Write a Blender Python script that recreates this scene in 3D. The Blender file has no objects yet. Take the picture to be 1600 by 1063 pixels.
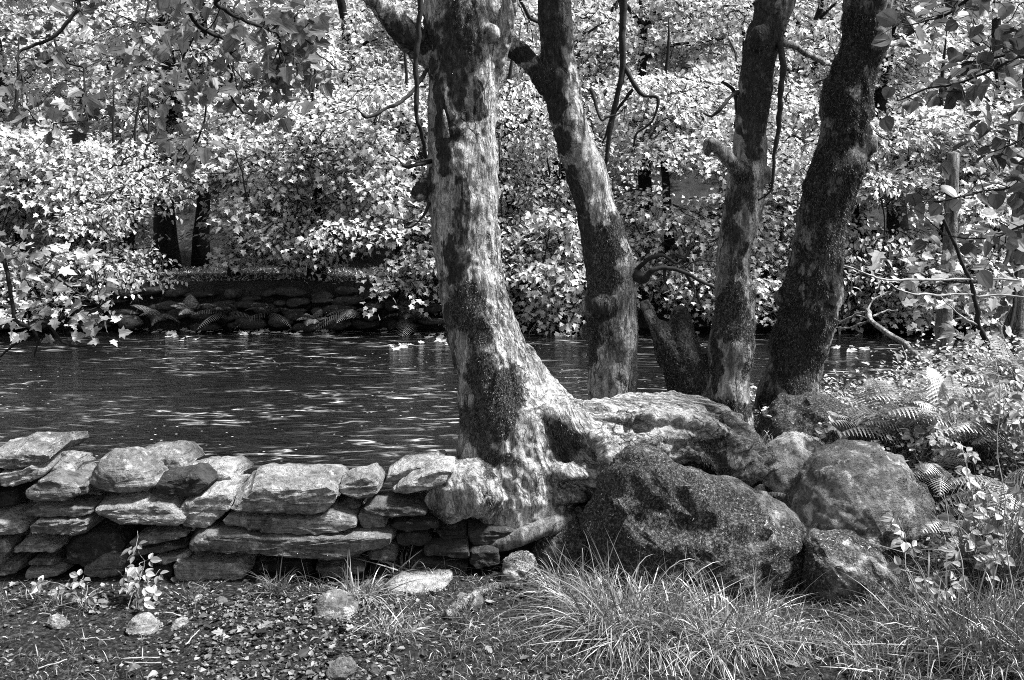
import bpy, math, random
import numpy as np
from mathutils import Vector

random.seed(7)
RNG = np.random.default_rng(7)
sc = bpy.context.scene
COL = sc.collection

# ------------------------------------------------------------------ camera
F = 1500.0                      # focal length in photo pixels (1600 wide)
HORIZON = 330.0
CAM_Z = 1.6
PITCH = math.atan((531.5 - HORIZON) / F)
cam_d = bpy.data.cameras.new("camera")
cam_d.sensor_width = 36.0
cam_d.lens = F / 1600.0 * 36.0
cam_d.clip_start = 0.05
cam_d.clip_end = 500.0
cam = bpy.data.objects.new("camera", cam_d)
COL.objects.link(cam)
cam.location = (0, 0, CAM_Z)
cam.rotation_euler = (math.pi / 2 - PITCH, 0, 0)
sc.camera = cam

# ------------------------------------------------------------------ sky, sun, exposure
SUN_ELEV = math.radians(58)
SUN_AZ = math.radians(93)      # clockwise from +Y (the view direction): from the right, a little behind the camera
world = bpy.data.worlds.new("World")
sc.world = world
world.use_nodes = True
wt = world.node_tree
wt.nodes.clear()
w_sky = wt.nodes.new("ShaderNodeTexSky")
w_sky.sky_type = 'NISHITA'
w_sky.sun_disc = False
w_sky.sun_elevation = SUN_ELEV
w_sky.sun_rotation = SUN_AZ
w_bw = wt.nodes.new("ShaderNodeRGBToBW")       # black and white photograph: grey sky
w_bg = wt.nodes.new("ShaderNodeBackground")
w_bg.inputs["Strength"].default_value = 0.085
w_out = wt.nodes.new("ShaderNodeOutputWorld")
wt.links.new(w_sky.outputs[0], w_bw.inputs[0])
wt.links.new(w_bw.outputs[0], w_bg.inputs[0])
wt.links.new(w_bg.outputs[0], w_out.inputs[0])

sun_d = bpy.data.lights.new("sun", 'SUN')
sun_d.energy = 4.8
sun_d.angle = math.radians(9)
sun_d.color = (1, 1, 1)
sun = bpy.data.objects.new("sun", sun_d)
COL.objects.link(sun)
sd = Vector((math.sin(SUN_AZ) * math.cos(SUN_ELEV), math.cos(SUN_AZ) * math.cos(SUN_ELEV), math.sin(SUN_ELEV)))
sun.rotation_euler = sd.to_track_quat('Z', 'Y').to_euler()
sun.location = sd * 30

sc.view_settings.view_transform = 'Standard'
sc.view_settings.look = 'None'
sc.view_settings.gamma = 1.0
sc.view_settings.use_curve_mapping = False
sc.view_settings.exposure = 1.5
sc.render.engine = 'CYCLES'
sc.cycles.use_denoising = False
sc.cycles.filter_width = 1.0
sc.cycles.max_bounces = 6
sc.cycles.diffuse_bounces = 3
sc.cycles.glossy_bounces = 2
sc.cycles.transmission_bounces = 3
sc.cycles.transparent_max_bounces = 4
sc.cycles.caustics_reflective = False
sc.cycles.caustics_refractive = False

# ------------------------------------------------------------------ numeric helpers
CP, SP = math.cos(PITCH), math.sin(PITCH)


def px(u, v, y):
    """World point(s) at depth plane Y=y seen at photo pixel (u, v)."""
    u = np.asarray(u, float); v = np.asarray(v, float); y = np.asarray(y, float)
    a = (u - 800.0) / F
    b = (531.5 - v) / F
    dy = CP + b * SP
    dz = -SP + b * CP
    t = y / dy
    return np.stack(np.broadcast_arrays(a * t, y, CAM_Z + dz * t), -1)


def proj(P):
    """Photo pixel of world points."""
    P = np.asarray(P, float)
    x, y, z = P[..., 0], P[..., 1], P[..., 2] - CAM_Z
    d = y * CP - z * SP
    up = y * SP + z * CP
    return 800 + F * x / d, 531.5 - F * up / d


def pxs(y):
    """metres per photo pixel at depth y"""
    return y / F


def smooth(x, a, b):
    t = np.clip((np.asarray(x, float) - a) / (b - a), 0, 1)
    return t * t * (3 - 2 * t)


def _h(ix, iy, iz, seed):
    n = (ix * 374761393 + iy * 668265263 + iz * 2147483647 + seed * 974634777) & 0xFFFFFFFF
    n = ((n ^ (n >> 13)) * 1274126177) & 0xFFFFFFFF
    n = ((n ^ (n >> 16)) * 2246822519) & 0xFFFFFFFF
    n = n ^ (n >> 15)
    return (n & 0xFFFFFF) / 8388607.5 - 1.0


def vnoise(P, seed=0):
    P = np.asarray(P, float)
    i = np.floor(P).astype(np.int64)
    f = P - i
    w = f * f * f * (f * (f * 6 - 15) + 10)
    r = 0
    for dx in (0, 1):
        wx = w[..., 0] if dx else 1 - w[..., 0]
        for dy in (0, 1):
            wy = w[..., 1] if dy else 1 - w[..., 1]
            for dz in (0, 1):
                wz = w[..., 2] if dz else 1 - w[..., 2]
                r = r + wx * wy * wz * _h(i[..., 0] + dx, i[..., 1] + dy, i[..., 2] + dz, seed)
    return r


def fbm(P, scale=1.0, octv=4, seed=0, gain=0.5, stretch=(1, 1, 1)):
    P = np.asarray(P, float) * scale * np.asarray(stretch, float)
    s, a, tot = 0, 1.0, 0.0
    for o in range(octv):
        s = s + a * vnoise(P + 17.3 * o, seed + o)
        tot += a
        a *= gain
        P = P * 2.03
    return s / tot


def norm(v):
    v = np.asarray(v, float)
    return v / np.maximum(np.linalg.norm(v, axis=-1, keepdims=True), 1e-9)


def catmull(pts, n):
    """n points along a Catmull-Rom curve through pts (m, k)."""
    p = np.asarray(pts, float)
    m = len(p)
    if m == 2:
        t = np.linspace(0, 1, n)[:, None]
        return p[0] * (1 - t) + p[1] * t
    q = np.vstack([2 * p[0] - p[1], p, 2 * p[-1] - p[-2]])
    s = np.linspace(0, m - 1 - 1e-6, n)
    i = s.astype(int)
    t = (s - i)[:, None]
    a, b, c, d = q[i], q[i + 1], q[i + 2], q[i + 3]
    return 0.5 * ((2 * b) + (-a + c) * t + (2 * a - 5 * b + 4 * c - d) * t ** 2 + (-a + 3 * b - 3 * c + d) * t ** 3)


def vertex_normals(V, T):
    fn = np.cross(V[T[:, 1]] - V[T[:, 0]], V[T[:, 2]] - V[T[:, 0]])
    N = np.zeros_like(V)
    for k in range(3):
        np.add.at(N, T[:, k], fn)
    return norm(N)


def quads_to_tris(Q):
    return np.vstack([Q[:, [0, 1, 2]], Q[:, [0, 2, 3]]])


class MB:
    """Collects triangles and quads for ONE mesh."""
    def __init__(self):
        self.v, self.f3, self.f4, self.n, self.a = [], [], [], 0, {}

    def add(self, v, f3=None, f4=None, **attrs):
        v = np.asarray(v, float).reshape(-1, 3)
        if f3 is not None and len(f3):
            self.f3.append(np.asarray(f3, int).reshape(-1, 3) + self.n)
        if f4 is not None and len(f4):
            self.f4.append(np.asarray(f4, int).reshape(-1, 4) + self.n)
        self.v.append(v)
        for k, val in attrs.items():
            self.a.setdefault(k, []).append((self.n, np.broadcast_to(np.asarray(val, float), (len(v),))))
        self.n += len(v)
        return self

    def arrays(self):
        V = np.vstack(self.v) if self.v else np.zeros((0, 3))
        f3 = np.vstack(self.f3) if self.f3 else np.zeros((0, 3), int)
        f4 = np.vstack(self.f4) if self.f4 else np.zeros((0, 4), int)
        A = {}
        for k, lst in self.a.items():
            arr = np.zeros(len(V))
            for s, val in lst:
                arr[s:s + len(val)] = val
            A[k] = arr
        return V, f3, f4, A


def raw_mesh(name, V, f3, f4, attrs=None, smooth_shade=True, sharp=0):
    me = bpy.data.meshes.new(name)
    nl = f3.size + f4.size
    me.vertices.add(len(V))
    me.vertices.foreach_set("co", V.astype(np.float32).ravel())
    me.loops.add(nl)
    me.loops.foreach_set("vertex_index", np.concatenate([f3.ravel(), f4.ravel()]).astype(np.int32))
    npoly = len(f3) + len(f4)
    me.polygons.add(npoly)
    starts = np.concatenate([np.arange(len(f3)) * 3, f3.size + np.arange(len(f4)) * 4]).astype(np.int32)
    me.polygons.foreach_set("loop_start", starts)
    me.polygons.foreach_set("use_smooth", np.full(npoly, bool(smooth_shade)))
    for k, a in (attrs or {}).items():
        at = me.attributes.new(k, 'FLOAT', 'POINT')
        at.data.foreach_set("value", np.asarray(a, np.float32))
    me.update(calc_edges=True)
    me.validate()
    if sharp:
        me.set_sharp_from_angle(angle=math.radians(sharp))
    return me


def tag(o, label=None, cat=None, group=None, kind=None):
    if label: o["label"] = label
    if cat: o["category"] = cat
    if group: o["group"] = group
    if kind: o["kind"] = kind
    return o


def empty(name, loc, label=None, cat=None, group=None, kind=None):
    o = bpy.data.objects.new(name, None)
    o.empty_display_size = 0.1
    COL.objects.link(o)
    o.location = [float(c) for c in loc]
    return tag(o, label, cat, group, kind)


WLOC = {}


def wloc(o):
    if o is None:
        return np.zeros(3)
    p = np.array(o.location)
    return p + wloc(o.parent)


def mesh_obj(name, mb, mat, parent=None, smooth_shade=True, origin=None, sharp=0, **tags):
    """Links the collected geometry (world coordinates) as ONE object whose origin is at its base."""
    V, f3, f4, A = mb.arrays() if isinstance(mb, MB) else mb
    if origin is None:
        lo, hi = V.min(0), V.max(0)
        origin = np.array([(lo[0] + hi[0]) / 2, (lo[1] + hi[1]) / 2, lo[2]])
    origin = np.asarray(origin, float)
    me = raw_mesh(name, V - origin, f3, f4, A, smooth_shade, sharp)
    if mat is not None:
        me.materials.append(mat)
    o = bpy.data.objects.new(name, me)
    COL.objects.link(o)
    if parent is not None:
        o.parent = parent
    o.location = [float(c) for c in (origin - wloc(parent))]
    return tag(o, **tags)


def place(name, me, M, parent=None):
    """Links an object that shares mesh data; M is a 4x4 world matrix (numpy)."""
    from mathutils import Matrix
    o = bpy.data.objects.new(name, me)
    COL.objects.link(o)
    L = M.copy()
    if parent is not None:
        o.parent = parent
        L[:3, 3] -= wloc(parent)
    o.matrix_local = Matrix([[float(c) for c in r] for r in L])
    return o


# ------------------------------------------------------------------ shape generators
def tube(pts, rad, nseg=8, cap=True, twist=None):
    """A tapered tube; returns V, quads, tris."""
    p = np.asarray(pts, float)
    n = len(p)
    rad = np.broadcast_to(np.asarray(rad, float), (n,))
    tan = norm(np.gradient(p, axis=0))
    ref = np.array([1.0, 0, 0]) if abs(tan[0][0]) < 0.8 else np.array([0, 1.0, 0])
    a = norm(ref - tan[0] * ref.dot(tan[0]))
    A = np.zeros_like(p)
    for i in range(n):
        a = norm(a - tan[i] * a.dot(tan[i]))
        A[i] = a
    B = np.cross(tan, A)
    th = np.arange(nseg) / nseg * 2 * math.pi
    V = p[:, None, :] + rad[:, None, None] * (np.cos(th)[None, :, None] * A[:, None, :] + np.sin(th)[None, :, None] * B[:, None, :])
    V = V.reshape(-1, 3)
    i = np.arange(n - 1)[:, None] * nseg
    j = np.arange(nseg)[None, :]
    k = (j + 1) % nseg
    Q = np.stack([i + j, i + k, i + nseg + k, i + nseg + j], -1).reshape(-1, 4)
    T = np.zeros((0, 3), int)
    if cap:
        c0, c1 = len(V), len(V) + 1
        V = np.vstack([V, p[0] - tan[0] * rad[0] * 0.3, p[-1] + tan[-1] * rad[-1] * 0.5])
        jj = np.arange(nseg); kk = (jj + 1) % nseg
        e = (n - 1) * nseg
        T = np.vstack([np.stack([np.full(nseg, c0), kk, jj], -1), np.stack([np.full(nseg, c1), e + jj, e + kk], -1)])
    return V, Q, T


def add_tube(mb, pts, rad, nseg=6, **at):
    V, Q, T = tube(pts, rad, nseg)
    return mb.add(V, T, Q, **at)


def wander(p0, p1, n=8, amp=0.05, seed=0, sag=0.0):
    t = np.linspace(0, 1, n)[:, None]
    p0, p1 = np.asarray(p0, float), np.asarray(p1, float)
    L = np.linalg.norm(p1 - p0)
    r = np.random.default_rng(seed)
    off = np.stack([fbm(np.stack([t[:, 0] * 3 + r.uniform(0, 50), np.full(n, r.uniform(0, 50)), np.zeros(n)], -1), 1, 3, seed + k) for k in range(3)], -1)
    w = np.sin(t * math.pi)
    out = p0 * (1 - t) + p1 * t + off * w * amp * L * 2
    out[:, 2] -= sag * L * w[:, 0]
    return out


S_BOX = np.array([.10, .26, .44, .62, .77, .88, .945, .98, .995])
S_RND = np.array([.05, .12, .2, .28, .36, .44, .52, .6, .67, .74, .80, .855, .9, .935, .965, .985, .996])


def inflate(outline, yc, hd, n=44, p=4.5, slope=0.0, amp=0.012, freq=9.0, seed=0, planes=5, detail=0.004, rnd=False, sm=2, front=None, ridges=0.0, back=0.0, cut=(.80, .95), strata=0.0):
    """A stone whose silhouette at depth yc is a traced outline; real thickness 2*hd; superelliptic front and back, chipped by random planes, rough."""
    o = np.asarray(outline, float)
    W = px(o[:, 0], o[:, 1], yc)[:, [0, 2]]
    # resample closed
    seg = np.linalg.norm(np.roll(W, -1, 0) - W, axis=1)
    cum = np.concatenate([[0], np.cumsum(seg)])
    s = np.linspace(0, cum[-1], n, endpoint=False)
    Wc = np.vstack([W, W[:1]])
    R = np.stack([np.interp(s, cum, Wc[:, 0]), np.interp(s, cum, Wc[:, 1])], -1)
    for _ in range(sm):
        R = 0.5 * R + 0.25 * (np.roll(R, 1, 0) + np.roll(R, -1, 0))
    # orientation: counter-clockwise seen from the front
    area = np.sum(R[:, 0] * np.roll(R[:, 1], -1) - np.roll(R[:, 0], -1) * R[:, 1])
    if area < 0:
        R = R[::-1]
    c = R.mean(0)
    zmin = R[:, 1].min()
    h = R[:, 1].max() - zmin
    sl = S_RND if rnd else S_BOX
    ss = np.concatenate([sl, [1.0], sl[::-1]])
    tt = np.concatenate([-(1 - sl ** p) ** (1 / p), [0.0], ((1 - sl ** p) ** (1 / p))[::-1]])
    hf = hd if front is None else front
    V = []
    for s_, t_ in zip(ss, tt):
        q = c + (R - c) * s_
        z = q[:, 1] - slope * max(0.0, -t_) * np.clip(q[:, 1] - zmin, 0, None) - back * hd * max(0.0, t_) * np.clip((q[:, 1] - zmin) / h, 0, 1)
        V.append(np.stack([q[:, 0], np.full(n, yc + (hf if t_ < 0 else hd) * t_), z], -1))
    K = len(ss)
    V = np.vstack(V)
    i = np.arange(K - 1)[:, None] * n
    j = np.arange(n)[None, :]
    k = (j + 1) % n
    Q = np.stack([i + j, i + k, i + n + k, i + n + j], -1).reshape(-1, 4)
    V = np.vstack([V, V[:n].mean(0), V[(K - 1) * n:K * n].mean(0)])
    jj = np.arange(n); kk = (jj + 1) % n
    e = (K - 1) * n
    T = np.vstack([np.stack([np.full(n, len(V) - 2), kk, jj], -1), np.stack([np.full(n, len(V) - 1), e + jj, e + kk], -1)])
    r = np.random.default_rng(seed + 11)
    ctr = V.mean(0)
    for _ in range(planes):
        d = norm(np.array([r.normal(), -abs(r.normal()) * 0.9, r.normal() * 0.9]))
        ext = (V.max(0) - V.min(0)) / 2
        q = ((V - ctr) / ext) @ d
        lim = q.max() * r.uniform(cut[0], cut[1])
        V = V - np.clip(q - lim, 0, None)[:, None] * (d * ext) * 0.97
    Tall = np.vstack([quads_to_tris(Q), T])
    N = vertex_normals(V, Tall)
    size = max(h, 0.02)
    rg = 1 - 2 * np.abs(fbm(V, freq * 1.7, 3, seed + 8))
    dsp = amp * fbm(V, freq, 4, seed) + detail * fbm(V, freq * 5, 3, seed + 5, stretch=(1, 1, 2.2)) - ridges * np.clip(rg - .45, 0, 1)
    if strata:
        dsp = dsp + strata * vnoise(np.stack([V[:, 0] * 2.5, V[:, 1] * 2.5, V[:, 2] * 85 + 6 * fbm(V, 4, 2, seed + 3)], -1), seed)
    V = V + N * dsp[:, None]
    return V, T, Q


def stone_mb(*a, **k):
    V, T, Q = inflate(*a, **k)
    return MB().add(V, T, Q)


# ---- leaves: x along the midrib, y across, z the upper side
def leaf_template(half, mids, fold=0.18, droop=0.12):
    """half: outline points from base to tip on one side; mids: midrib stations. Folded along the midrib."""
    from mathutils.geometry import tessellate_polygon
    rib = [(0.0, 0.0)] + [(m, 0.0) for m in mids] + [(1.0, 0.0)]
    V = [(x, y, 0.0) for x, y in rib]
    T = []
    for sgn in (1, -1):
        b = len(V)
        V += [(x, y * sgn, 0.0) for x, y in half]
        poly = [0] + list(range(b, b + len(half))) + list(range(len(rib) - 1, 0, -1))
        for t in tessellate_polygon([[Vector(V[i]) for i in poly]]):
            i, j, k = (poly[q] for q in t)
            ar = (V[j][0] - V[i][0]) * (V[k][1] - V[i][1]) - (V[k][0] - V[i][0]) * (V[j][1] - V[i][1])
            T.append((i, j, k) if ar > 0 else (i, k, j))
    V = np.array(V, float)
    V[:, 2] = fold * np.abs(V[:, 1]) - droop * V[:, 0] ** 2
    return V, np.array(T)


SYC = leaf_template([(-0.04, 0.14), (0.0, 0.38), (0.17, 0.30), (0.40, 0.56), (0.47, 0.24), (0.66, 0.25), (0.80, 0.12)], [0.2, 0.48])
FARL = leaf_template([(0.0, 0.16), (0.10, 0.40), (0.28, 0.27), (0.53, 0.45), (0.60, 0.17)], [], fold=0.16)
WOODL = leaf_template([(0.38, 0.40)], [], fold=0.16)
HAZEL = leaf_template([(-0.02, 0.16), (0.10, 0.36), (0.34, 0.48), (0.60, 0.43), (0.80, 0.24)], [0.35, 0.65], fold=0.14, droop=0.22)
OVAL = leaf_template([(0.08, 0.16), (0.28, 0.31), (0.52, 0.33), (0.76, 0.21)], [0.35, 0.65], fold=0.25, droop=0.2)
LOWL = leaf_template([(0.2, 0.36), (0.55, 0.30)], [], fold=0.25, droop=0.2)


def frames(d, nrm):
    d = norm(d)
    z = norm(nrm - d * np.sum(nrm * d, -1, keepdims=True))
    y = np.cross(z, d)
    return d, y, z


def scatter_leaves(mb, tpl, pos, d, nrm, size, rnd=None):
    V, T = tpl
    n = len(pos)
    if n == 0:
        return
    X, Y, Z = frames(d, nrm)
    size = np.broadcast_to(np.asarray(size, float), (n,))[:, None, None]
    W = pos[:, None, :] + size * (V[None, :, 0:1] * X[:, None] + V[None, :, 1:2] * Y[:, None] + V[None, :, 2:3] * Z[:, None])
    F3 = (T[None] + (np.arange(n) * len(V))[:, None, None]).reshape(-1, 3)
    r = RNG.random(n) if rnd is None else rnd
    mb.add(W.reshape(-1, 3), F3, rnd=np.repeat(r, len(V)))


def blades(mb, base, d0, length, width, droop, segs=5, rnd=None, side=None):
    """Curved grass blades: strips tapering to a point."""
    n = len(base)
    base = np.asarray(base, float)
    d0 = norm(d0)
    length = np.broadcast_to(length, (n,)); width = np.broadcast_to(width, (n,)); droop = np.broadcast_to(droop, (n,))
    t = np.linspace(0, 1, segs + 1)
    P = base[:, None] + d0[:, None] * (length[:, None] * t)[..., None]
    P[..., 2] -= (droop * length)[:, None] * t ** 2
    tan = norm(np.gradient(P, axis=1))
    if side is None:
        side = norm(np.cross(d0, RNG.normal(size=(n, 3))))
    sd_ = norm(side[:, None] - tan * np.sum(side[:, None] * tan, -1, keepdims=True))
    w = width[:, None] * (1 - t ** 1.6)[None] * 0.5
    L = P - sd_ * w[..., None]
    R = P + sd_ * w[..., None]
    V = np.stack([L[:, :-1], R[:, :-1]], 2).reshape(n, -1, 3)
    V = np.concatenate([V, P[:, -1:]], 1)
    m = V.shape[1]
    q = []
    for k in range(segs - 1):
        q.append([2 * k, 2 * k + 1, 2 * k + 3, 2 * k + 2])
    Q = np.array(q, int).reshape(-1, 4)
    T = np.array([[2 * segs - 2, 2 * segs - 1, 2 * segs]])
    off = (np.arange(n) * m)[:, None, None]
    r = RNG.random(n) if rnd is None else rnd
    mb.add(V.reshape(-1, 3), (T[None] + off).reshape(-1, 3), (Q[None] + off).reshape(-1, 4) if len(Q) else None, rnd=np.repeat(r, m))


def moss_on(V, T, weight, count, length=(0.006, 0.015), width=0.0035, down=0.35, seed=0):
    """Tiny pointed moss shoots on a surface, where weight (per vertex) is high."""
    r = np.random.default_rng(seed)
    a, b, c = V[T[:, 0]], V[T[:, 1]], V[T[:, 2]]
    fn = np.cross(b - a, c - a)
    ar = np.linalg.norm(fn, axis=1)
    w = ar * np.clip(weight[T].mean(1), 0, None) ** 1.5
    if w.sum() <= 0:
        return None
    idx = r.choice(len(T), count, p=w / w.sum())
    q = r.random((count, 2))
    fl = q.sum(1) > 1
    q[fl] = 1 - q[fl]
    P = a[idx] + (b - a)[idx] * q[:, :1] + (c - a)[idx] * q[:, 1:]
    N = norm(fn[idx])
    d = norm(N + r.normal(size=(count, 3)) * 0.6 + np.array([0, 0, -down]))
    mb = MB()
    L = r.uniform(length[0], length[1], count)
    blades(mb, P - N * 0.002, d, L, width * r.uniform(.7, 1.4, count), 0.25, segs=1, rnd=r.random(count))
    return mb


# ------------------------------------------------------------------ materials (all grey: the photograph is black and white)
def g(v):
    return (v, v, v, 1.0)


class NT:
    def __init__(self, name):
        self.m = bpy.data.materials.new(name)
        self.m.use_nodes = True
        self.t = self.m.node_tree
        self.t.nodes.clear()
        self.out = self.t.nodes.new("ShaderNodeOutputMaterial")
        self._pos = None

    def n(self, typ, props=None, **ins):
        nd = self.t.nodes.new("ShaderNode" + typ)
        for k, v in (props or {}).items():
            setattr(nd, k, v)
        for k, v in ins.items():
            self.set(nd, k.replace("_", " "), v)
        return nd

    def set(self, nd, key, v):
        inp = nd.inputs[int(key)] if key.isdigit() else nd.inputs[key]
        if hasattr(v, "default_value") or hasattr(v, "is_output"):
            self.t.links.new(v, inp)
        else:
            inp.default_value = v

    @property
    def pos(self):
        if self._pos is None:
            self._pos = self.n("NewGeometry").outputs["Position"]
        return self._pos

    def attr(self, name):
        return self.n("Attribute", {"attribute_name": name}).outputs["Fac"]

    def mapped(self, scale, loc=(0, 0, 0)):
        m = self.n("Mapping")
        self.t.links.new(self.pos, m.inputs["Vector"])
        m.inputs["Scale"].default_value = scale
        m.inputs["Location"].default_value = loc
        return m.outputs[0]

    def noise(self, scale, detail=4, rough=0.55, vec=None, dist=0.0):
        nd = self.n("TexNoise", Scale=scale, Detail=detail, Roughness=rough, Distortion=dist)
        self.t.links.new(vec if vec is not None else self.pos, nd.inputs["Vector"])
        return nd.outputs["Fac"]

    def ramp(self, fac, stops):
        nd = self.n("ValToRGB")
        self.t.links.new(fac, nd.inputs[0])
        el = nd.color_ramp.elements
        while len(el) < len(stops):
            el.new(0.5)
        for e, (p, v) in zip(el, stops):
            e.position = p
            e.color = g(v)
        return nd.outputs[0]

    def math(self, op, a, b=0.0, clamp=False):
        nd = self.n("Math", {"operation": op, "use_clamp": clamp})
        for i, v in enumerate((a, b)):
            if isinstance(v, (int, float)):
                nd.inputs[i].default_value = v
            else:
                self.t.links.new(v, nd.inputs[i])
        return nd.outputs[0]

    def mix(self, fac, a, b):
        nd = self.n("Mix", {"data_type": 'RGBA'})
        for i, v in ((0, fac), (6, a), (7, b)):
            if isinstance(v, (int, float)):
                nd.inputs[i].default_value = v if i == 0 else g(v)
            else:
                self.t.links.new(v, nd.inputs[i])
        return nd.outputs[2]

    def bump(self, h, strength=0.5, dist=0.01, normal=None):
        nd = self.n("Bump", Strength=strength, Distance=dist)
        self.t.links.new(h, nd.inputs["Height"])
        if normal is not None:
            self.t.links.new(normal, nd.inputs["Normal"])
        return nd.outputs[0]

    def principled(self, col, rough=0.85, spec=0.25, normal=None, **kw):
        nd = self.n("BsdfPrincipled")
        for k, v in (("Base Color", col), ("Roughness", rough), ("Specular IOR Level", spec)):
            if isinstance(v, (int, float)):
                nd.inputs[k].default_value = g(v) if k == "Base Color" else v
            else:
                self.t.links.new(v, nd.inputs[k])
        if normal is not None:
            self.t.links.new(normal, nd.inputs["Normal"])
        for k, v in kw.items():
            nd.inputs[k.replace("_", " ")].default_value = v
        self.t.links.new(nd.outputs[0], self.out.inputs[0])
        return nd


def leaf_material(name, lo, hi, trans=0.35, obj_random=False, gloss=0.10, rough=0.45, spots=True):
    b = NT(name)
    r = b.n("ObjectInfo").outputs["Random"] if obj_random else b.attr("rnd")
    c = b.ramp(r, [(0.0, lo), (0.45, (lo + hi) / 2), (1.0, hi)])
    if spots:
        s = b.ramp(b.noise(30 if obj_random else 9, 3), [(0.35, 0.72), (0.62, 1.08)])
        mx = b.n("Mix", {"data_type": 'RGBA', "blend_type": 'MULTIPLY'})
        mx.inputs[0].default_value = 1
        b.t.links.new(c, mx.inputs[6]); b.t.links.new(s, mx.inputs[7])
        c = mx.outputs[2]
    d = b.n("BsdfDiffuse"); b.t.links.new(c, d.inputs[0])
    t = b.n("BsdfTranslucent"); b.t.links.new(c, t.inputs[0])
    m1 = b.n("MixShader", Fac=trans)
    b.t.links.new(d.outputs[0], m1.inputs[1]); b.t.links.new(t.outputs[0], m1.inputs[2])
    gl = b.n("BsdfGlossy", Roughness=rough); gl.inputs[0].default_value = g(0.8)
    m2 = b.n("MixShader", Fac=gloss)
    b.t.links.new(m1.outputs[0], m2.inputs[1]); b.t.links.new(gl.outputs[0], m2.inputs[2])
    b.t.links.new(m2.outputs[0], b.out.inputs[0])
    return b.m


def bark_material(name, pale, dark, moss_v, ripple=0.5, rscale=1.0):
    """Flaking bark with a paintable moss cover (attribute moss) and dark weathering plus painted shade (attribute stain)."""
    b = NT(name)
    fl = b.attr("flow")

    def flow(sc_):
        """Grain along the stem: upright, or lying along a root where attribute flow is 1."""
        m = b.n("Mix", {"data_type": 'VECTOR'})
        b.t.links.new(fl, m.inputs[0])
        b.t.links.new(b.mapped(sc_), m.inputs[4]); b.t.links.new(b.mapped((sc_[2], sc_[1], sc_[0])), m.inputs[5])
        return m.outputs[1]

    def mul(a, c, f=1.0):
        m = b.n("Mix", {"data_type": 'RGBA', "blend_type": 'MULTIPLY'}); m.inputs[0].default_value = f
        b.t.links.new(a, m.inputs[6]); b.t.links.new(c, m.inputs[7])
        return m.outputs[2]
    n1 = b.noise(6 * rscale, 6, 0.65, vec=flow((2.1, 2.1, 0.28)), dist=0.4)
    n2 = b.noise(75 * rscale, 6, 0.75, vec=flow((1, 1, 0.45)))
    n3 = b.noise(20 * rscale, 7, 0.75, vec=flow((1.3, 1.3, 0.34)), dist=0.6)
    base = b.ramp(n1, [(0.28, pale * .36), (0.40, pale * .62), (0.50, pale * .88), (0.64, pale * 1.12)])
    flake = b.ramp(n3, [(0.36, 0.30), (0.42, 0.62), (0.475, 0.72), (0.485, 1.0), (0.60, 1.05), (0.68, 1.25)])
    ck = b.n("TexVoronoi", {"feature": 'DISTANCE_TO_EDGE'}, Scale=1.0, Randomness=1.0)
    wp = b.n("VectorMath", {"operation": 'ADD'})
    b.t.links.new(flow((15 * rscale, 15 * rscale, 3.2 * rscale)), wp.inputs[0])
    nv = b.n("TexNoise", Scale=14.0 * rscale, Detail=4.0)
    b.t.links.new(b.pos, nv.inputs["Vector"])
    b.t.links.new(nv.outputs["Color"], wp.inputs[1])
    b.t.links.new(wp.outputs[0], ck.inputs["Vector"])
    crack = b.ramp(ck.outputs["Distance"], [(0.0, 0.12), (0.02, 0.35), (0.06, 1.0)])
    crf = b.ramp(b.noise(4.5, 4, 0.6), [(0.48, 0.0), (0.60, 0.9)])
    grain = b.ramp(n2, [(0.30, 0.25), (0.47, 0.95), (0.70, 1.35)])
    c = mul(mul(base, flake, .85), grain, .85)
    mc = b.n("Mix", {"data_type": 'RGBA', "blend_type": 'MULTIPLY'})
    b.t.links.new(crf, mc.inputs[0]); b.t.links.new(c, mc.inputs[6]); b.t.links.new(crack, mc.inputs[7])
    c = mc.outputs[2]
    # wandering growth lines: contours of a drawn-out noise, fading in and out
    cn = b.noise(1.0, 3, 0.55, vec=flow((7 * rscale, 7 * rscale, 2.2 * rscale)), dist=0.8)
    saw = b.math('FRACT', b.math('MULTIPLY', cn, 17.0))
    rip = b.ramp(saw, [(0.0, 0.25), (0.10, 0.55), (0.30, 0.95), (0.85, 1.12), (1.0, 1.25)])
    fade = b.math('MULTIPLY', b.ramp(b.noise(3.5, 4, 0.6), [(0.36, 0.20), (0.52, 1.0)]), ripple)
    mr = b.n("Mix", {"data_type": 'RGBA', "blend_type": 'MULTIPLY'})
    b.t.links.new(fade, mr.inputs[0]); b.t.links.new(c, mr.inputs[6]); b.t.links.new(rip, mr.inputs[7])
    c = mr.outputs[2]
    st = b.math('ADD', b.math('MULTIPLY', b.attr("stain"), 5.0), b.math('MULTIPLY', b.math('SUBTRACT', n3, 0.69), 12.0), True)
    c2 = b.mix(st, c, b.ramp(n2, [(0.3, dark * 0.12), (0.52, dark * .55), (0.72, dark * 1.5)]))
    ms = b.math('ADD', b.math('MULTIPLY', b.attr("moss"), 4.6), b.math('MULTIPLY', b.math('SUBTRACT', b.noise(34, 8, 0.8, vec=flow((1, 1, .45)), dist=.5), 0.67), 11.0), True)
    mcol = b.ramp(b.noise(90, 6, 0.8, vec=flow((1, 1, .5))), [(0.34, moss_v * 0.1), (0.5, moss_v * .8), (0.66, moss_v * 4.0)])
    c3 = b.mix(ms, c2, mcol)
    hgt = b.math('ADD', b.math('MULTIPLY', n2, 0.45), b.math('MULTIPLY', flake, 0.45))
    hgt = b.math('ADD', hgt, b.math('MULTIPLY', b.math('MULTIPLY', saw, fade), 0.5))
    hgt = b.math('ADD', hgt, b.math('MULTIPLY', b.math('MULTIPLY', crack, crf), 0.5))
    bp = b.bump(hgt, 1.0, 0.034)
    b.principled(c3, 0.85, 0.2, bp)
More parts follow.
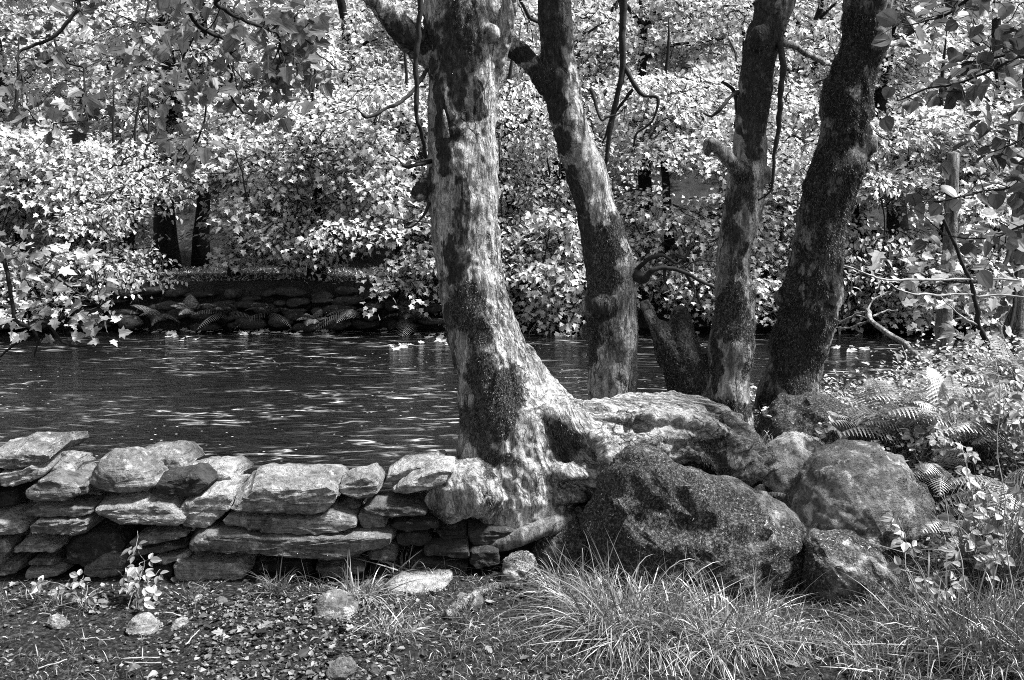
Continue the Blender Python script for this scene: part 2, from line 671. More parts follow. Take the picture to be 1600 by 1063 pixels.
    return b.m


def stone_material(name, lo, hi, lichen=0.5, lichen_amt=0.5, strata=1.0, moss=0.0):
    b = NT(name)
    rr = b.n("ObjectInfo").outputs["Random"]
    n1 = b.noise(7, 6, 0.65)
    n2 = b.noise(45, 6, 0.7)
    st = b.noise(1.0, 5, 0.65, vec=b.mapped((7, 7, 75)))
    c = b.ramp(n1, [(0.28, lo), (0.5, (lo + hi) / 2), (0.72, hi)])
    v = b.n("Mix", {"data_type": 'RGBA', "blend_type": 'MULTIPLY'}); v.inputs[0].default_value = 1
    b.t.links.new(c, v.inputs[6]); b.t.links.new(b.ramp(n2, [(0.3, 0.30), (0.47, 0.95), (0.70, 1.6)]), v.inputs[7])
    v2 = b.n("Mix", {"data_type": 'RGBA', "blend_type": 'MULTIPLY'}); v2.inputs[0].default_value = min(1.0, 0.8 * strata)
    b.t.links.new(v.outputs[2], v2.inputs[6]); b.t.links.new(b.ramp(st, [(0.34, 0.42), (0.47, 1.0), (0.7, 1.1)]), v2.inputs[7])
    v3 = b.n("Mix", {"data_type": 'RGBA', "blend_type": 'MULTIPLY'}); v3.inputs[0].default_value = 1
    b.t.links.new(v2.outputs[2], v3.inputs[6]); b.t.links.new(b.ramp(rr, [(0, 0.6), (1, 1.3)]), v3.inputs[7])
    lm = b.ramp(b.noise(17, 5, 0.7), [(0.60 - 0.08 * lichen_amt, 0.0), (0.66, 0.75)])
    c2 = b.mix(lm, v3.outputs[2], lichen)
    if moss:
        ms = b.math('ADD', b.math('MULTIPLY', b.attr("moss"), 3.0), b.math('MULTIPLY', b.math('SUBTRACT', b.noise(20, 7, 0.75), 0.80), 4.0), True)
        mcol = b.ramp(b.noise(80, 6, 0.8), [(0.36, moss * 0.06), (0.5, moss * .7), (0.64, moss * 5.5)])
        c2 = b.mix(ms, c2, mcol)
    spot = b.math('MULTIPLY', b.ramp(b.noise(52, 4, 0.7, dist=.6), [(0.60, 0.0), (0.66, 1.0)]), b.ramp(b.noise(4, 5, 0.7), [(0.48, 0.0), (0.60, lichen_amt)]), True)
    c2 = b.mix(spot, c2, lichen * 1.15)
    h = b.math('ADD', b.math('MULTIPLY', n2, 1.0), b.math('MULTIPLY', st, 0.9 * strata))
    h = b.math('ADD', h, b.math('MULTIPLY', b.noise(160, 3, 0.6), 0.35))
    b.principled(c2, 0.8, 0.25, b.bump(h, 1.0, 0.022))
    return b.m


def soil_material():
    b = NT("soil")
    n1 = b.noise(3.5, 5, 0.6)
    n2 = b.noise(55, 6, 0.75)
    c = b.ramp(n2, [(0.34, 0.004), (0.5, 0.02), (0.68, 0.09)])
    v = b.n("Mix", {"data_type": 'RGBA', "blend_type": 'MULTIPLY'}); v.inputs[0].default_value = 0.8
    b.t.links.new(c, v.inputs[6]); b.t.links.new(b.ramp(n1, [(0.3, 0.5), (0.7, 1.3)]), v.inputs[7])
    b.principled(v.outputs[2], 0.95, 0.1, b.bump(n2, 1.0, 0.02))
    return b.m


def plain_material(name, lo, hi, scale=20, rough=0.85, spec=0.2, bump=0.4, rnd=False):
    b = NT(name)
    n1 = b.noise(scale, 5, 0.65)
    c = b.ramp(n1, [(0.3, lo), (0.7, hi)])
    if rnd:
        v = b.n("Mix", {"data_type": 'RGBA', "blend_type": 'MULTIPLY'}); v.inputs[0].default_value = 1
        b.t.links.new(c, v.inputs[6]); b.t.links.new(b.ramp(b.attr("rnd"), [(0, 0.45), (1, 1.5)]), v.inputs[7])
        c = v.outputs[2]
    b.principled(c, rough, spec, b.bump(n1, bump, 0.01))
    return b.m


def water_material():
    """Dark river water: long ripples, and foamy flecks and glints painted into the colour in loose bands."""
    b = NT("river_water")
    big = b.noise(0.22, 3, 0.5, vec=b.mapped((1, 1, 1), (3.1, 0.4, 0)))
    w1 = b.noise(1.0, 4, 0.6, vec=b.mapped((1.3, 3.4, 1)), dist=0.5)
    w2 = b.noise(1.0, 3, 0.6, vec=b.mapped((4.0, 9.0, 1), (5, 2, 0)), dist=0.8)
    amp = b.ramp(big, [(0.38, 0.35), (0.62, 1.0)])
    h = b.math('ADD', b.math('MULTIPLY', w1, 1.0), b.math('MULTIPLY', w2, 0.35))
    h = b.math('MULTIPLY', h, amp)
    bp = b.bump(h, 0.9, 0.085)
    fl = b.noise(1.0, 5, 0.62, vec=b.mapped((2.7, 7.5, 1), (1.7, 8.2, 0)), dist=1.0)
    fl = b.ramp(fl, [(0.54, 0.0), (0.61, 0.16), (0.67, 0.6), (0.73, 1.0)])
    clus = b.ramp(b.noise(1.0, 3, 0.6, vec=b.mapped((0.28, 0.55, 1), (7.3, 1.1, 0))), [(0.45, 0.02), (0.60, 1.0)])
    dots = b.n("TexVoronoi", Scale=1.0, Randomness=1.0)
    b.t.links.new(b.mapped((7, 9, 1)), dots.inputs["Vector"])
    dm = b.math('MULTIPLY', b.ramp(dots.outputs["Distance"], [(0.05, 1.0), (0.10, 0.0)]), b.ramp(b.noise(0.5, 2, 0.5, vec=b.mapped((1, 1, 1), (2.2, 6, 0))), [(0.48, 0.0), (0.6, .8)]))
    foam_glint = b.math('MAXIMUM', b.math('MULTIPLY', fl, clus), dm)  # pale flecks mixed into the colour also stand for glints
    nd = b.principled(b.mix(foam_glint, 0.004, 0.62), b.ramp(foam_glint, [(0, 0.12), (1, 0.7)]), 0.24, bp)
    nd.inputs["IOR"].default_value = 1.33
    return b.m


M = {}
M["leaf_far"] = leaf_material("leaf_pale", 0.42, 0.74, 0.48)  # pale tone of foliage in black and white
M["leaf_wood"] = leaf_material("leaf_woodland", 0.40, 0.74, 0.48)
M["leaf_near"] = leaf_material("leaf_sycamore_shade", 0.07, 0.22, 0.40, True, 0.04)  # dark tone stands in for the shaded undersides of the overhanging leaves
M["leaf_dark"] = leaf_material("leaf_shade", 0.05, 0.17, 0.35, True, 0.04)  # shade on the right-hand boughs is put into this dark leaf colour
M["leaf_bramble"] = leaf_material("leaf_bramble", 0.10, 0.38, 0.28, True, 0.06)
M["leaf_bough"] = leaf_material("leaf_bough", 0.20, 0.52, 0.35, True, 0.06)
M["fern"] = leaf_material("fern_frond", 0.22, 0.58, 0.32)
M["grass"] = leaf_material("grass_blade", 0.05, 0.42, 0.30)
M["grass_dark"] = leaf_material("grass_short", 0.03, 0.20, 0.30)
M["moss"] = leaf_material("moss_shoot", 0.012, 0.20, 0.20, False, 0.02, spots=False)
M["undergrowth"] = leaf_material("undergrowth_leaf", 0.12, 0.44, 0.32)
M["far_grass"] = leaf_material("far_grass", 0.25, 0.6, 0.3)
M["litter"] = leaf_material("fallen_leaf", 0.02, 0.23, 0.10, False, 0.04)
M["bark_pale"] = bark_material("bark_pale", 0.46, 0.08, 0.05, 0.95)
M["bark_mid"] = bark_material("bark_mid", 0.36, 0.07, 0.04, 0.4)
M["bark_dark"] = bark_material("bark_dark", 0.24, 0.03, 0.028, 0.3)
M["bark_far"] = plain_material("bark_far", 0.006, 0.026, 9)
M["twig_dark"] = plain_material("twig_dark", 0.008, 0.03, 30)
M["twig_pale"] = plain_material("twig_pale", 0.20, 0.42, 30)
M["slate"] = stone_material("slate", 0.06, 0.20, 0.42, 0.45, 1.0)
M["slate_top"] = stone_material("slate_pale", 0.11, 0.36, 0.55, 0.6, 1.0)  # paler slate, for cap stones and light blocks
M["slate_dark"] = stone_material("slate_dark_shade", 0.014, 0.06, 0.2, 0.1, 0.9)  # dark slate; also paints the shade under the trunk and in wall gaps
M["boulder"] = stone_material("boulder", 0.06, 0.40, 0.66, 0.95, 0.25, 0.038)
M["soil"] = soil_material()
M["gravel"] = plain_material("gravel", 0.04, 0.22, 30, rnd=True)
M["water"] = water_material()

# ================================================================== THE SETTING
def near_edge(x):
    """Y at which the near bank drops to the river."""
    x = np.asarray(x, float)
    e = 4.55 + 1.5 * smooth(x, -0.6, 0.5) + 4.2 * smooth(x, 2.9, 5.2) + 4.2 * smooth(-x, 4.4, 5.6)
    return e


def gz(x, y):
    """Ground height."""
    x = np.asarray(x, float); y = np.asarray(y, float)
    P = np.stack(np.broadcast_arrays(x, y, 0 * x), -1)
    h = 0.03 * fbm(P, 0.9, 3, 3) + 0.012 * fbm(P, 6, 2, 5)
    h = h + 0.42 * smooth(y, 4.15, 4.75) * smooth(x, -0.45, 0.25)          # mound under the roots
    h = h - 0.30 * smooth(x, 2.6, 4.4) * smooth(y, 4.15, 4.75)
    h = h + 0.16 * smooth(x, 1.0, 2.4) * (1 - smooth(y, 4.2, 5.0))          # rising verge on the right
    e = near_edge(x) + 0.12 * fbm(P, 1.7, 2, 8)
    h = h * (1 - smooth(y, e, e + 1.1)) - 1.1 * smooth(y, e, e + 1.1)
    fe = 16.25 + 0.35 * fbm(P, 0.35, 3, 12) + 0.0 * x
    far = smooth(y, fe - 0.15, fe + 0.35)
    hill = np.clip(y - 21.0, 0, None)
    h = h * (1 - far) + far * (0.42 + 0.10 * fbm(P, 0.7, 3, 15) + 0.50 * hill ** 1.05)
    return h


# one ground sheet with finer cells near the camera, from behind the camera over the river bed to the wooded hill
xs = np.unique(np.concatenate([np.linspace(-60, -9, 24), np.linspace(-9, -2.6, 40), np.linspace(-2.6, 3.2, 240), np.linspace(3.2, 10, 50), np.linspace(10, 60, 24)]))
ys = np.unique(np.concatenate([np.linspace(-25, 2.6, 24), np.linspace(2.6, 6.5, 170), np.linspace(6.5, 15.5, 50), np.linspace(15.5, 17.5, 40), np.linspace(17.5, 80, 70)]))
GX, GY = np.meshgrid(xs, ys)
GZ = gz(GX, GY)
fine = (GY > 2.4) & (GY < 4.6)
GZ = GZ + np.where(fine, 0.010 * fbm(np.stack([GX, GY, 0 * GX], -1), 22, 3, 31), 0)
nx, ny = len(xs), len(ys)
i = np.arange(ny - 1)[:, None] * nx + np.arange(nx - 1)[None, :]
Q = np.stack([i, i + 1, i + 1 + nx, i + nx], -1).reshape(-1, 4)
mesh_obj("ground", MB().add(np.stack([GX, GY, GZ], -1).reshape(-1, 3), None, Q), M["soil"], origin=(0, 0, 0), kind="structure",
         label="bare dark soil of the bank, river bed and wooded slope")

WATER_Z = -0.4
wx = np.linspace(-60, 60, 3); wy = np.linspace(4.7, 18.0, 3)
WX, WY = np.meshgrid(wx, wy)
i = np.arange(2)[:, None] * 3 + np.arange(2)[None, :]
Q = np.stack([i, i + 1, i + 4, i + 3], -1).reshape(-1, 4)
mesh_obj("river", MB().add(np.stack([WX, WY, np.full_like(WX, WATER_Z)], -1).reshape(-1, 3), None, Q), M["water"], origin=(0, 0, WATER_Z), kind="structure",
         label="dark rippled river water with painted pale glints")


def ground_px(u, v, z=None):
    """World point where the photo pixel's ray meets the near ground (or height z)."""
    zz = 0.0 if z is None else z
    for _ in range(8):
        p = px(u, v, 1.0)
        d = p - np.array([0, 0, CAM_Z])
        t = (zz - CAM_Z) / d[2]
        P = np.array([0, 0, CAM_Z]) + d * t
        if z is not None:
            return P
        zz = float(gz(P[0], P[1]))
    return P


# ================================================================== DRYSTONE WALL
def ZL(pts): return [(x / 3.543, 660 + y / 3.543) for x, y in pts]           # enlargement of photo region (0,660)
def ZM(pts): return [(340 + x / 3.543, 660 + y / 3.543) for x, y in pts]     # enlargement of photo region (340,660)
def ZG(pts): return [(x / 2.857, 840 + y / 2.857) for x, y in pts]
def ZT(pts): return [(540 + x / 2.857, 840 + y / 2.857) for x, y in pts]


WY0 = 4.16       # depth of the wall's front stones' outline plane
# (outline, depth shift, half thickness, slope, material, boxiness)
STONES = [
    (ZL([(5,155),(60,95),(190,60),(385,55),(400,95),(370,130),(330,160),(240,175),(200,198),(110,203),(30,188)]), .06, .19, .35, "slate_top", 4),
    (ZL([(45,260),(60,235),(200,200),(270,165),(335,165),(330,215),(270,260),(190,290),(110,312),(60,285)]), .0, .14, .15, "slate_top", 4),
    (ZL([(-60,200),(0,190),(30,230),(50,300),(40,338),(-60,345)]), .0, .14, .2, "slate_top", 3.5),
    (ZL([(340,185),(400,155),(445,170),(462,215),(465,250),(505,285),(500,320),(400,330),(330,275),(335,215)]), .08, .13, .2, "slate_top", 4),
    (ZL([(230,325),(300,262),(360,250),(440,290),(505,320),(510,370),(440,392),(280,392),(230,352)]), -.03, .14, .1, "slate", 4),
    (ZL([(455,330),(510,325),(515,380),(460,395)]), -.09, .05, .1, "slate", 5),
    (ZL([(530,285),(570,190),(640,145),(740,140),(820,165),(890,230),(932,300),(920,337),(820,349),(660,349),(545,322)]), .02, .16, .2, "slate_top", 2.8),
    (ZL([(760,135),(870,115),(1020,108),(1050,140),(1088,205),(1060,240),(930,270),(880,250),(820,200)]), .20, .14, .25, "slate_top", 4),
    (ZL([(910,275),(1110,225),(1215,295),(1100,368),(935,340)]), .0, .13, .05, "slate_dark", 6),
    (ZL([(1060,235),(1110,205),(1290,192),(1330,220),(1352,262),(1330,300),(1240,315),(1190,305),(1120,260)]), .14, .15, .3, "slate_top", 4),
    (ZL([(1050,400),(1110,350),(1200,315),(1340,300),(1325,400),(1270,440),(1200,520),(1080,517),(1050,495),(1095,460)]), .02, .16, .15, "slate_top", 5),
    (ZL([(600,400),(620,370),(940,345),(1010,365),(1090,455),(1080,489),(640,504),(610,462)]), .0, .17, .3, "slate_top", 6),
    (ZL([(-70,345),(0,340),(170,320),(185,410),(60,434),(-70,434)]), .05, .13, .1, "slate_dark", 5),
    (ZL([(230,405),(300,398),(590,405),(595,440),(545,465),(235,465)]), .0, .15, .2, "slate", 6),
    (ZL([(500,372),(530,335),(580,350),(612,388),(595,408),(490,402)]), .07, .07, .2, "slate_top", 4),
    (ZL([(265,512),(300,478),(575,470),(584,525),(550,557),(300,560),(270,542)]), -.01, .16, .1, "slate", 6),
    (ZL([(-60,462),(0,462),(120,455),(230,500),(215,530),(70,562),(-60,580)]), .0, .16, .25, "slate_top", 5),
    (ZL([(-60,602),(60,590),(155,585),(140,640),(95,722),(-60,730)]), .0, .14, .1, "slate_top", 4),
    (ZL([(160,622),(190,575),(400,600),(412,640),(390,660),(160,655)]), .01, .15, .3, "slate_top", 5),
    (ZL([(-60,736),(60,727),(110,692),(200,690),(205,762),(110,785),(-60,795)]), .0, .14, .2, "slate", 4),
    (ZL([(-60,798),(180,785),(203,862),(60,880),(-60,872)]), .02, .15, .1, "slate_dark", 5),
    (ZL([(195,836),(240,815),(290,825),(292,862),(200,868)]), -.04, .07, .1, "slate", 3.5),
    (ZL([(250,690),(360,690),(372,742),(300,748),(230,735)]), .01, .12, .2, "slate", 4),
    (ZL([(215,752),(325,752),(415,747),(428,775),(340,800),(220,800)]), .0, .13, .2, "slate_top", 4),
    (ZL([(430,600),(600,520),(700,538),(760,600),(735,680),(560,760),(450,705)]), .06, .14, .1, "slate_dark", 4),
    (ZL([(525,770),(600,690),(700,632),(770,655),(762,765),(700,800),(560,800)]), .02, .13, .15, "slate", 3.5),
    (ZL([(600,800),(700,790),(780,770),(860,790),(880,880),(740,920),(600,890)]), .03, .12, .1, "slate_dark", 4),
    (ZL([(775,607),(860,560),(1090,530),(1100,562),(960,602),(800,634)]), -.01, .13, .2, "slate", 6),
    (ZL([(765,657),(960,607),(1087,640),(950,664),(800,688)]), .0, .12, .1, "slate", 5),
    (ZL([(880,722),(930,692),(1100,668),(1085,692),(960,738)]), -.02, .11, .2, "slate_top", 5),
    (ZL([(870,785),(960,738),(1000,730),(1003,850),(900,872)]), .02, .12, .1, "slate_dark", 4),
    (ZL([(1005,755),(1040,685),(1200,682),(1400,700),(1422,780),(1380,828),(1220,828),(1060,812)]), .0, .16, .1, "slate_top", 5),
    (ZL([(1000,872),(1060,828),(1280,832),(1345,870),(1325,945),(1200,950),(1040,895)]), -.01, .15, .15, "slate_top", 4.5),
    (ZL([(725,935),(870,890),(960,872),(960,915),(800,966)]), -.06, .10, .2, "slate_top", 4),
    (ZL([(1070,620),(1108,558),(1190,522),(1300,530),(1488,548),(1700,552),(2095,548),(2180,552),(2204,588),(2200,622),(2075,643),(2000,668),(1695,678),(1495,653),(1110,650)]), -.02, .18, .12, "slate", 8),
    (ZM([(110,372),(150,300),(200,265),(240,235),(480,245),(650,240),(690,280),(698,330),(660,400),(590,447),(420,447),(330,427),(200,427),(120,397)]), -.01, .19, .22, "slate_top", 4.5),
    (ZM([(95,470),(120,440),(560,455),(660,415),(730,425),(790,465),(810,540),(600,549),(400,545),(230,537),(200,497),(110,492)]), .0, .17, .15, "slate_top", 6),
    (ZM([(700,282),(860,230),(905,290),(914,350),(890,378),(800,374),(700,348)]), .0, .12, .1, "slate", 5),
    (ZM([(680,412),(740,388),(805,405),(802,446),(740,440)]), .02, .09, .2, "slate", 3.5),
    (ZM([(800,468),(830,442),(900,450),(962,492),(950,532),(830,543),(808,502)]), .0, .11, .1, "slate", 3.5),
    (ZM([(950,252),(1030,195),(1240,152),(1262,182),(1100,255),(985,298)]), .10, .13, .25, "slate_top", 4),
    (ZM([(958,372),(985,335),(1080,255),(1260,182),(1318,197),(1270,252),(1190,305),(1060,345)]), .0, .14, .15, "slate_top", 4),
    (ZM([(830,414),(900,393),(1150,393),(1170,450),(1000,466),(880,453)]), .0, .14, .3, "slate", 6),
    (ZM([(975,505),(1010,485),(1200,486),(1245,520),(1200,545),(1000,545)]), .02, .13, .2, "slate_dark", 6),
    (ZM([(1000,560),(1150,552),(1200,600),(1130,640),(1010,620)]), .05, .12, .1, "slate_dark", 4),
    (ZM([(550,692),(620,670),(760,674),(806,690),(700,714),(580,720)]), -.01, .11, .2, "slate", 5),
    (ZM([(555,760),(690,722),(830,715),(838,752),(780,795),(600,790)]), .0, .13, .15, "slate", 5),
    (ZM([(600,800),(780,800),(830,770),(850,850),(700,880),(590,860)]), .02, .12, .1, "slate_dark", 4),
    (ZM([(838,672),(900,650),(1000,652),(1003,722),(870,700)]), .0, .12, .1, "slate", 5),
    (ZM([(850,740),(1000,728),(1080,760),(1060,830),(880,830)]), .02, .12, .1, "slate_dark", 4),
    (ZM([(1150,642),(1240,620),(1390,618),(1402,705),(1300,695),(1170,668)]), .0, .13, .1, "slate_dark", 6),  # near-black slate from here on paints the shade under the trunk
    (ZM([(1090,690),(1180,690),(1300,720),(1400,730),(1380,800),(1200,800),(1090,760)]), .03, .13, .1, "slate_dark", 4),
    (ZM([(1400,662),(1490,640),(1560,650),(1560,735),(1400,748)]), .0, .13, .1, "slate_dark", 5),
    (ZM([(1390,545),(1480,535),(1640,540),(1640,620),(1420,625)]), .06, .13, .1, "slate_dark", 5),
    (ZM([(1210,540),(1380,545),(1400,600),(1260,610)]), .08, .12, .1, "slate_dark", 5),
    (ZM([(110,674),(240,664),(220,700),(130,700)]), .0, .08, .2, "slate", 5),
    (ZM([(215,720),(400,690),(540,700),(560,800),(330,860),(220,820)]), .07, .12, .1, "slate_dark", 4),
    (ZM([(580,670),(420,690),(300,665),(430,660)]), .06, .10, .1, "slate_dark", 4),
]
wall = empty("drystone_wall", (-1.2, 4.3, 0.0), "low tumbledown wall of stacked flat slate stones beside the river", "wall")
for k, (o, dy, hd, sl, mt, p) in enumerate(STONES):
    big = max(q[0] for q in o) - min(q[0] for q in o)
    st = mesh_obj("stone", stone_mb(o, WY0 + dy, hd, n=96 if big > 110 else 64, p=22 if p > 3.2 else p * 1.2, slope=sl * 1.2, amp=0.009, freq=7, seed=40 + k, planes=6, detail=0.004, sm=0, ridges=.012, back=.24, cut=(.86, .97), strata=.0045), M[mt], wall, sharp=22)
# rubble that fills the heart of the wall behind its face stones
mb = MB()
for k in range(150):
    u = RNG.uniform(-90, 880); v = RNG.uniform(792, 930)
    if u < 130: v = RNG.uniform(750, 930)
    c = px(u, v, WY0 + RNG.uniform(0.13, 0.24))
    w, h = RNG.uniform(.05, .12), RNG.uniform(.02, .045)
    uu, vv = proj(c)
    e = [(uu + w / pxs(4.3) * math.cos(a) * RNG.uniform(.8, 1.1), vv + h / pxs(4.3) * math.sin(a) * RNG.uniform(.8, 1.1)) for a in np.arange(9) / 9 * 6.283]
    V, T, Qq = inflate(e, c[1], .10, n=18, p=4, amp=.008, seed=300 + k, planes=2, sm=0)
    mb.add(V, T, Qq)
core = mesh_obj("rubble_fill", mb, M["slate_dark"], wall, kind="stuff")

# ================================================================== BOULDERS AND LOOSE ROCKS
def rock(name, outline, y, hd, label, cat, mat="boulder", moss=None, moss_n=0, seed=0, p=2.3, amp=0.035, freq=4.0, n=170, planes=9, slope=0.05, group=None, detail=.014, front=None, cut=(.74, .93)):
    V, T, Qq = inflate(outline, y, hd, n=n, p=p, slope=slope, amp=amp, freq=freq, seed=seed, planes=planes, rnd=n > 80, detail=detail, ridges=amp * .75, cut=cut, sm=3 if n > 80 else 1, front=front)
    Tall = np.vstack([quads_to_tris(Qq), T])
    N = vertex_normals(V, Tall)
    w = np.zeros(len(V))
    if moss is not None:
        U, W = proj(V)
        w = moss(U, W, N) + 0.75 * fbm(V, 6, 5, seed + 3, gain=.65)
        w = np.clip(w, 0, 1)
    o = mesh_obj(name, MB().add(V, T, Qq, moss=w), M[mat], label=label, cat=cat, group=group, sharp=35)
    if moss_n:
        mm = moss_on(V, Tall, np.where(w > 0.35, w, 0), moss_n, seed=seed)
        if mm: mesh_obj("moss", mm, M["moss"], o, smooth_shade=False, kind="stuff")
    return o


rock("boulder", [(925,790),(940,745),(960,715),(990,698),(1020,703),(1050,725),(1090,735),(1120,762),(1160,765),(1200,790),(1235,820),(1255,860),(1264,910),(1268,970),(1240,1005),(1150,1010),(1000,985),(935,930),(922,870),(918,830)],
     4.08, .34, "big dark moss-covered boulder behind the large grass tussock", "boulder", moss=lambda U, W, N: 0.85 - 0.55 * smooth(N[:, 2], .25, .8) * smooth(U, 1020, 1130) - 0.30 * smooth(U, 1160, 1240) - .3 * smooth(N[:, 2], .5, .9) + 0.25 * smooth(W, 760, 860), moss_n=26000, seed=1, amp=.07, freq=3.6, cut=(.82, .95), planes=8)
rock("boulder", [(1220,805),(1250,765),(1290,715),(1330,698),(1390,700),(1422,730),(1445,780),(1452,830),(1450,890),(1400,915),(1300,905),(1245,865)],
     4.30, .30, "domed grey boulder with a lichened crown, beside the ferns", "boulder", moss=lambda U, W, N: 0.16 + 0.40 * smooth(W, 780, 880) - .3 * smooth(N[:, 2], .5, .9), moss_n=12000, seed=2, amp=.04, freq=3.4, cut=(.88, .97), planes=4)
rock("boulder", [(1256,850),(1270,832),(1310,835),(1350,845),(1390,880),(1412,930),(1418,1000),(1330,1010),(1275,975),(1260,900)],
     3.88, .22, "small leaning mossy boulder in front of the domed one", "boulder", moss=lambda U, W, N: 0.62 + 0.3 * smooth(U, 1290, 1400) - .4 * smooth(N[:, 2], .5, .9), moss_n=9000, seed=3, amp=.03, freq=4)
rock("boulder", [(1160,735),(1190,706),(1240,680),(1280,688),(1312,705),(1300,760),(1250,800),(1190,790)],
     4.62, .22, "angular flat-topped boulder wedged between the roots and the domed boulder", "boulder", moss=lambda U, W, N: 0.25 + 0 * U, moss_n=3000, seed=4, amp=.02, planes=6, p=3, slope=.3)
rock("boulder", [(1182,700),(1195,650),(1230,622),(1280,616),(1330,638),(1345,700),(1290,730),(1220,725)],
     4.95, .24, "round moss-draped boulder at the foot of the dark leaning trunk", "boulder", moss=lambda U, W, N: 0.75 + 0 * U, moss_n=9000, seed=5, amp=.04)
rock("mossy_rock", [(822,895),(832,850),(855,826),(900,812),(930,822),(940,860),(930,900),(860,905)],
     4.2, .14, "dark mossy rock lying under the roots against the big boulder", "rock", moss=lambda U, W, N: 0.85 + 0 * U, moss_n=4000, seed=6, amp=.02, n=100)  # heavy moss tone also paints the dark hollow under the roots
rock("mossy_rock", ZT([(695,180),(715,110),(770,72),(820,82),(852,115),(850,160),(790,205),(715,205)]),
     3.98, .09, "small rounded mossy rock below the exposed root", "rock", moss=lambda U, W, N: 0.3 + 0 * U, moss_n=1500, seed=7, amp=.01, n=90)
LOOSE = [
    (ZM([(540,1050),(560,990),(620,945),(680,950),(750,1000),(775,1045),(740,1085),(560,1085)]), None, .09, "pale pitted rock at the edge of the leaf litter", "slate_top", 3),
    (ZM([(890,935),(1000,855),(1280,845),(1295,868),(1085,935)]), None, .11, "flat pale slab lying in grass before the wall", "slate_top", 5),
    (ZM([(1015,850),(1050,800),(1110,786),(1180,803),(1203,850)]), .10, .07, "humped stone resting on the flat slab", "slate_top", 2.6),
    (ZG([(555,395),(600,357),(640,350),(700,395),(712,428),(640,440)]), None, .06, "white-topped rock half sunk in the bare soil", "slate_top", 3),
    (ZG([(215,362),(240,352),(300,388),(296,408),(255,412)]), None, .035, "small light stone in the dark soil near the picture corner", "slate_top", 3),
    (ZG([(860,275),(868,262),(900,260),(907,285),(872,292)]), None, .025, "small round pale pebble below the wall", "slate_top", 3),
    (ZG([(968,290),(980,272),(1012,278),(1018,300),(985,308)]), None, .03, "small grey cobble below the wall beside the pale pebble", "slate", 3),
    (ZG([(770,395),(785,372),(828,370),(836,400),(790,412)]), None, .03, "little flat stone beside the white-topped rock", "slate_top", 4),
    (ZT([(862,58),(950,48),(1042,55),(1045,98),(890,100)]), .12, .09, "flat grey slab tucked beneath the mossy rock and tussock", "slate", 5),
    (ZG([(1465,590),(1500,555),(1560,545),(1590,590),(1560,640),(1480,640)]), None, .05, "dull stone at the bottom edge beside the grass", "slate", 3),
    (ZM([(1290,1010),(1340,960),(1460,960),(1480,1010)]), None, .05, "low stone among the grass near the fallen branch", "slate", 3),
]
for k, (o, dy, hd, lab, mt, p) in enumerate(LOOSE):
    vb = max(q[1] for q in o) - 3
    uc = sum(q[0] for q in o) / len(o)
    b = ground_px(uc, vb)
    mesh_obj("loose_stone", stone_mb(o, b[1] + hd * .6 + (dy or 0), hd, n=48, p=p, slope=.25, amp=.008, freq=10, seed=70 + k, planes=7, detail=.005, ridges=.01, sm=0), M[mt], sharp=26, label=lab, cat="stone", group="loose stones on the ground")

# ================================================================== NEAR TREES
def union_remesh(mb, voxel, smooth_it=2):
    """One continuous skin round overlapping closed shapes."""
    V, f3, f4, A = mb.arrays()
    me = raw_mesh("tmp", V, f3, f4)
    o = bpy.data.objects.new("tmp", me)
    COL.objects.link(o)
    m = o.modifiers.new("r", 'REMESH'); m.mode = 'VOXEL'; m.voxel_size = voxel
    if smooth_it:
        s = o.modifiers.new("s", 'SMOOTH'); s.factor = 0.5; s.iterations = smooth_it
    dg = bpy.context.evaluated_depsgraph_get()
    ev = o.evaluated_get(dg)
    m2 = ev.to_mesh()
    nv = len(m2.vertices)
    W = np.zeros(nv * 3, np.float32); m2.vertices.foreach_get("co", W)
    lp = np.zeros(len(m2.loops), np.int32); m2.loops.foreach_get("vertex_index", lp)
    ls = np.zeros(len(m2.polygons), np.int32); m2.polygons.foreach_get("loop_total", ls)
    st = np.zeros(len(m2.polygons), np.int32); m2.polygons.foreach_get("loop_start", st)
    q = st[ls == 4][:, None] + np.arange(4)[None]
    t = st[ls == 3][:, None] + np.arange(3)[None]
    Qq, T = lp[q].astype(int), lp[t].astype(int).reshape(-1, 3)
    ev.to_mesh_clear()
    bpy.data.objects.remove(o); bpy.data.meshes.remove(me)
    return W.reshape(-1, 3).astype(float), T, Qq


def trunk_tube(rows, yfun, n, nseg):
    """rows: (v, left, right) of the trunk's edges in the photo, top to bottom."""
    r = np.asarray(rows, float)
    vv = np.linspace(r[0, 0], r[-1, 0], n)
    l = np.interp(vv, r[:, 0], r[:, 1]); rr = np.interp(vv, r[:, 0], r[:, 2])
    ker = np.ones(5) / 5
    pad = lambda a: np.convolve(np.pad(a, 2, mode="edge"), ker, "valid")
    l, rr = pad(l), pad(rr)
    y = np.array([yfun(a) for a in vv])
    P = px((l + rr) / 2, vv, y)
    tan = norm(np.gradient(P, axis=0))
    lean = np.sqrt(np.clip(1 - tan[:, 0] ** 2, 0.3, 1))
    rad = (rr - l) / 2 * y / F * lean
    return tube(P, rad, nseg)


def ell(U, W, lst):
    s = np.zeros_like(U)
    for u, v, ru, rv, a in lst:
        d = np.sqrt(((U - u) / ru) ** 2 + ((W - v) / rv) ** 2)
        s = np.maximum(s, a * (1 - smooth(d, 0.55, 1.15)))
    return s


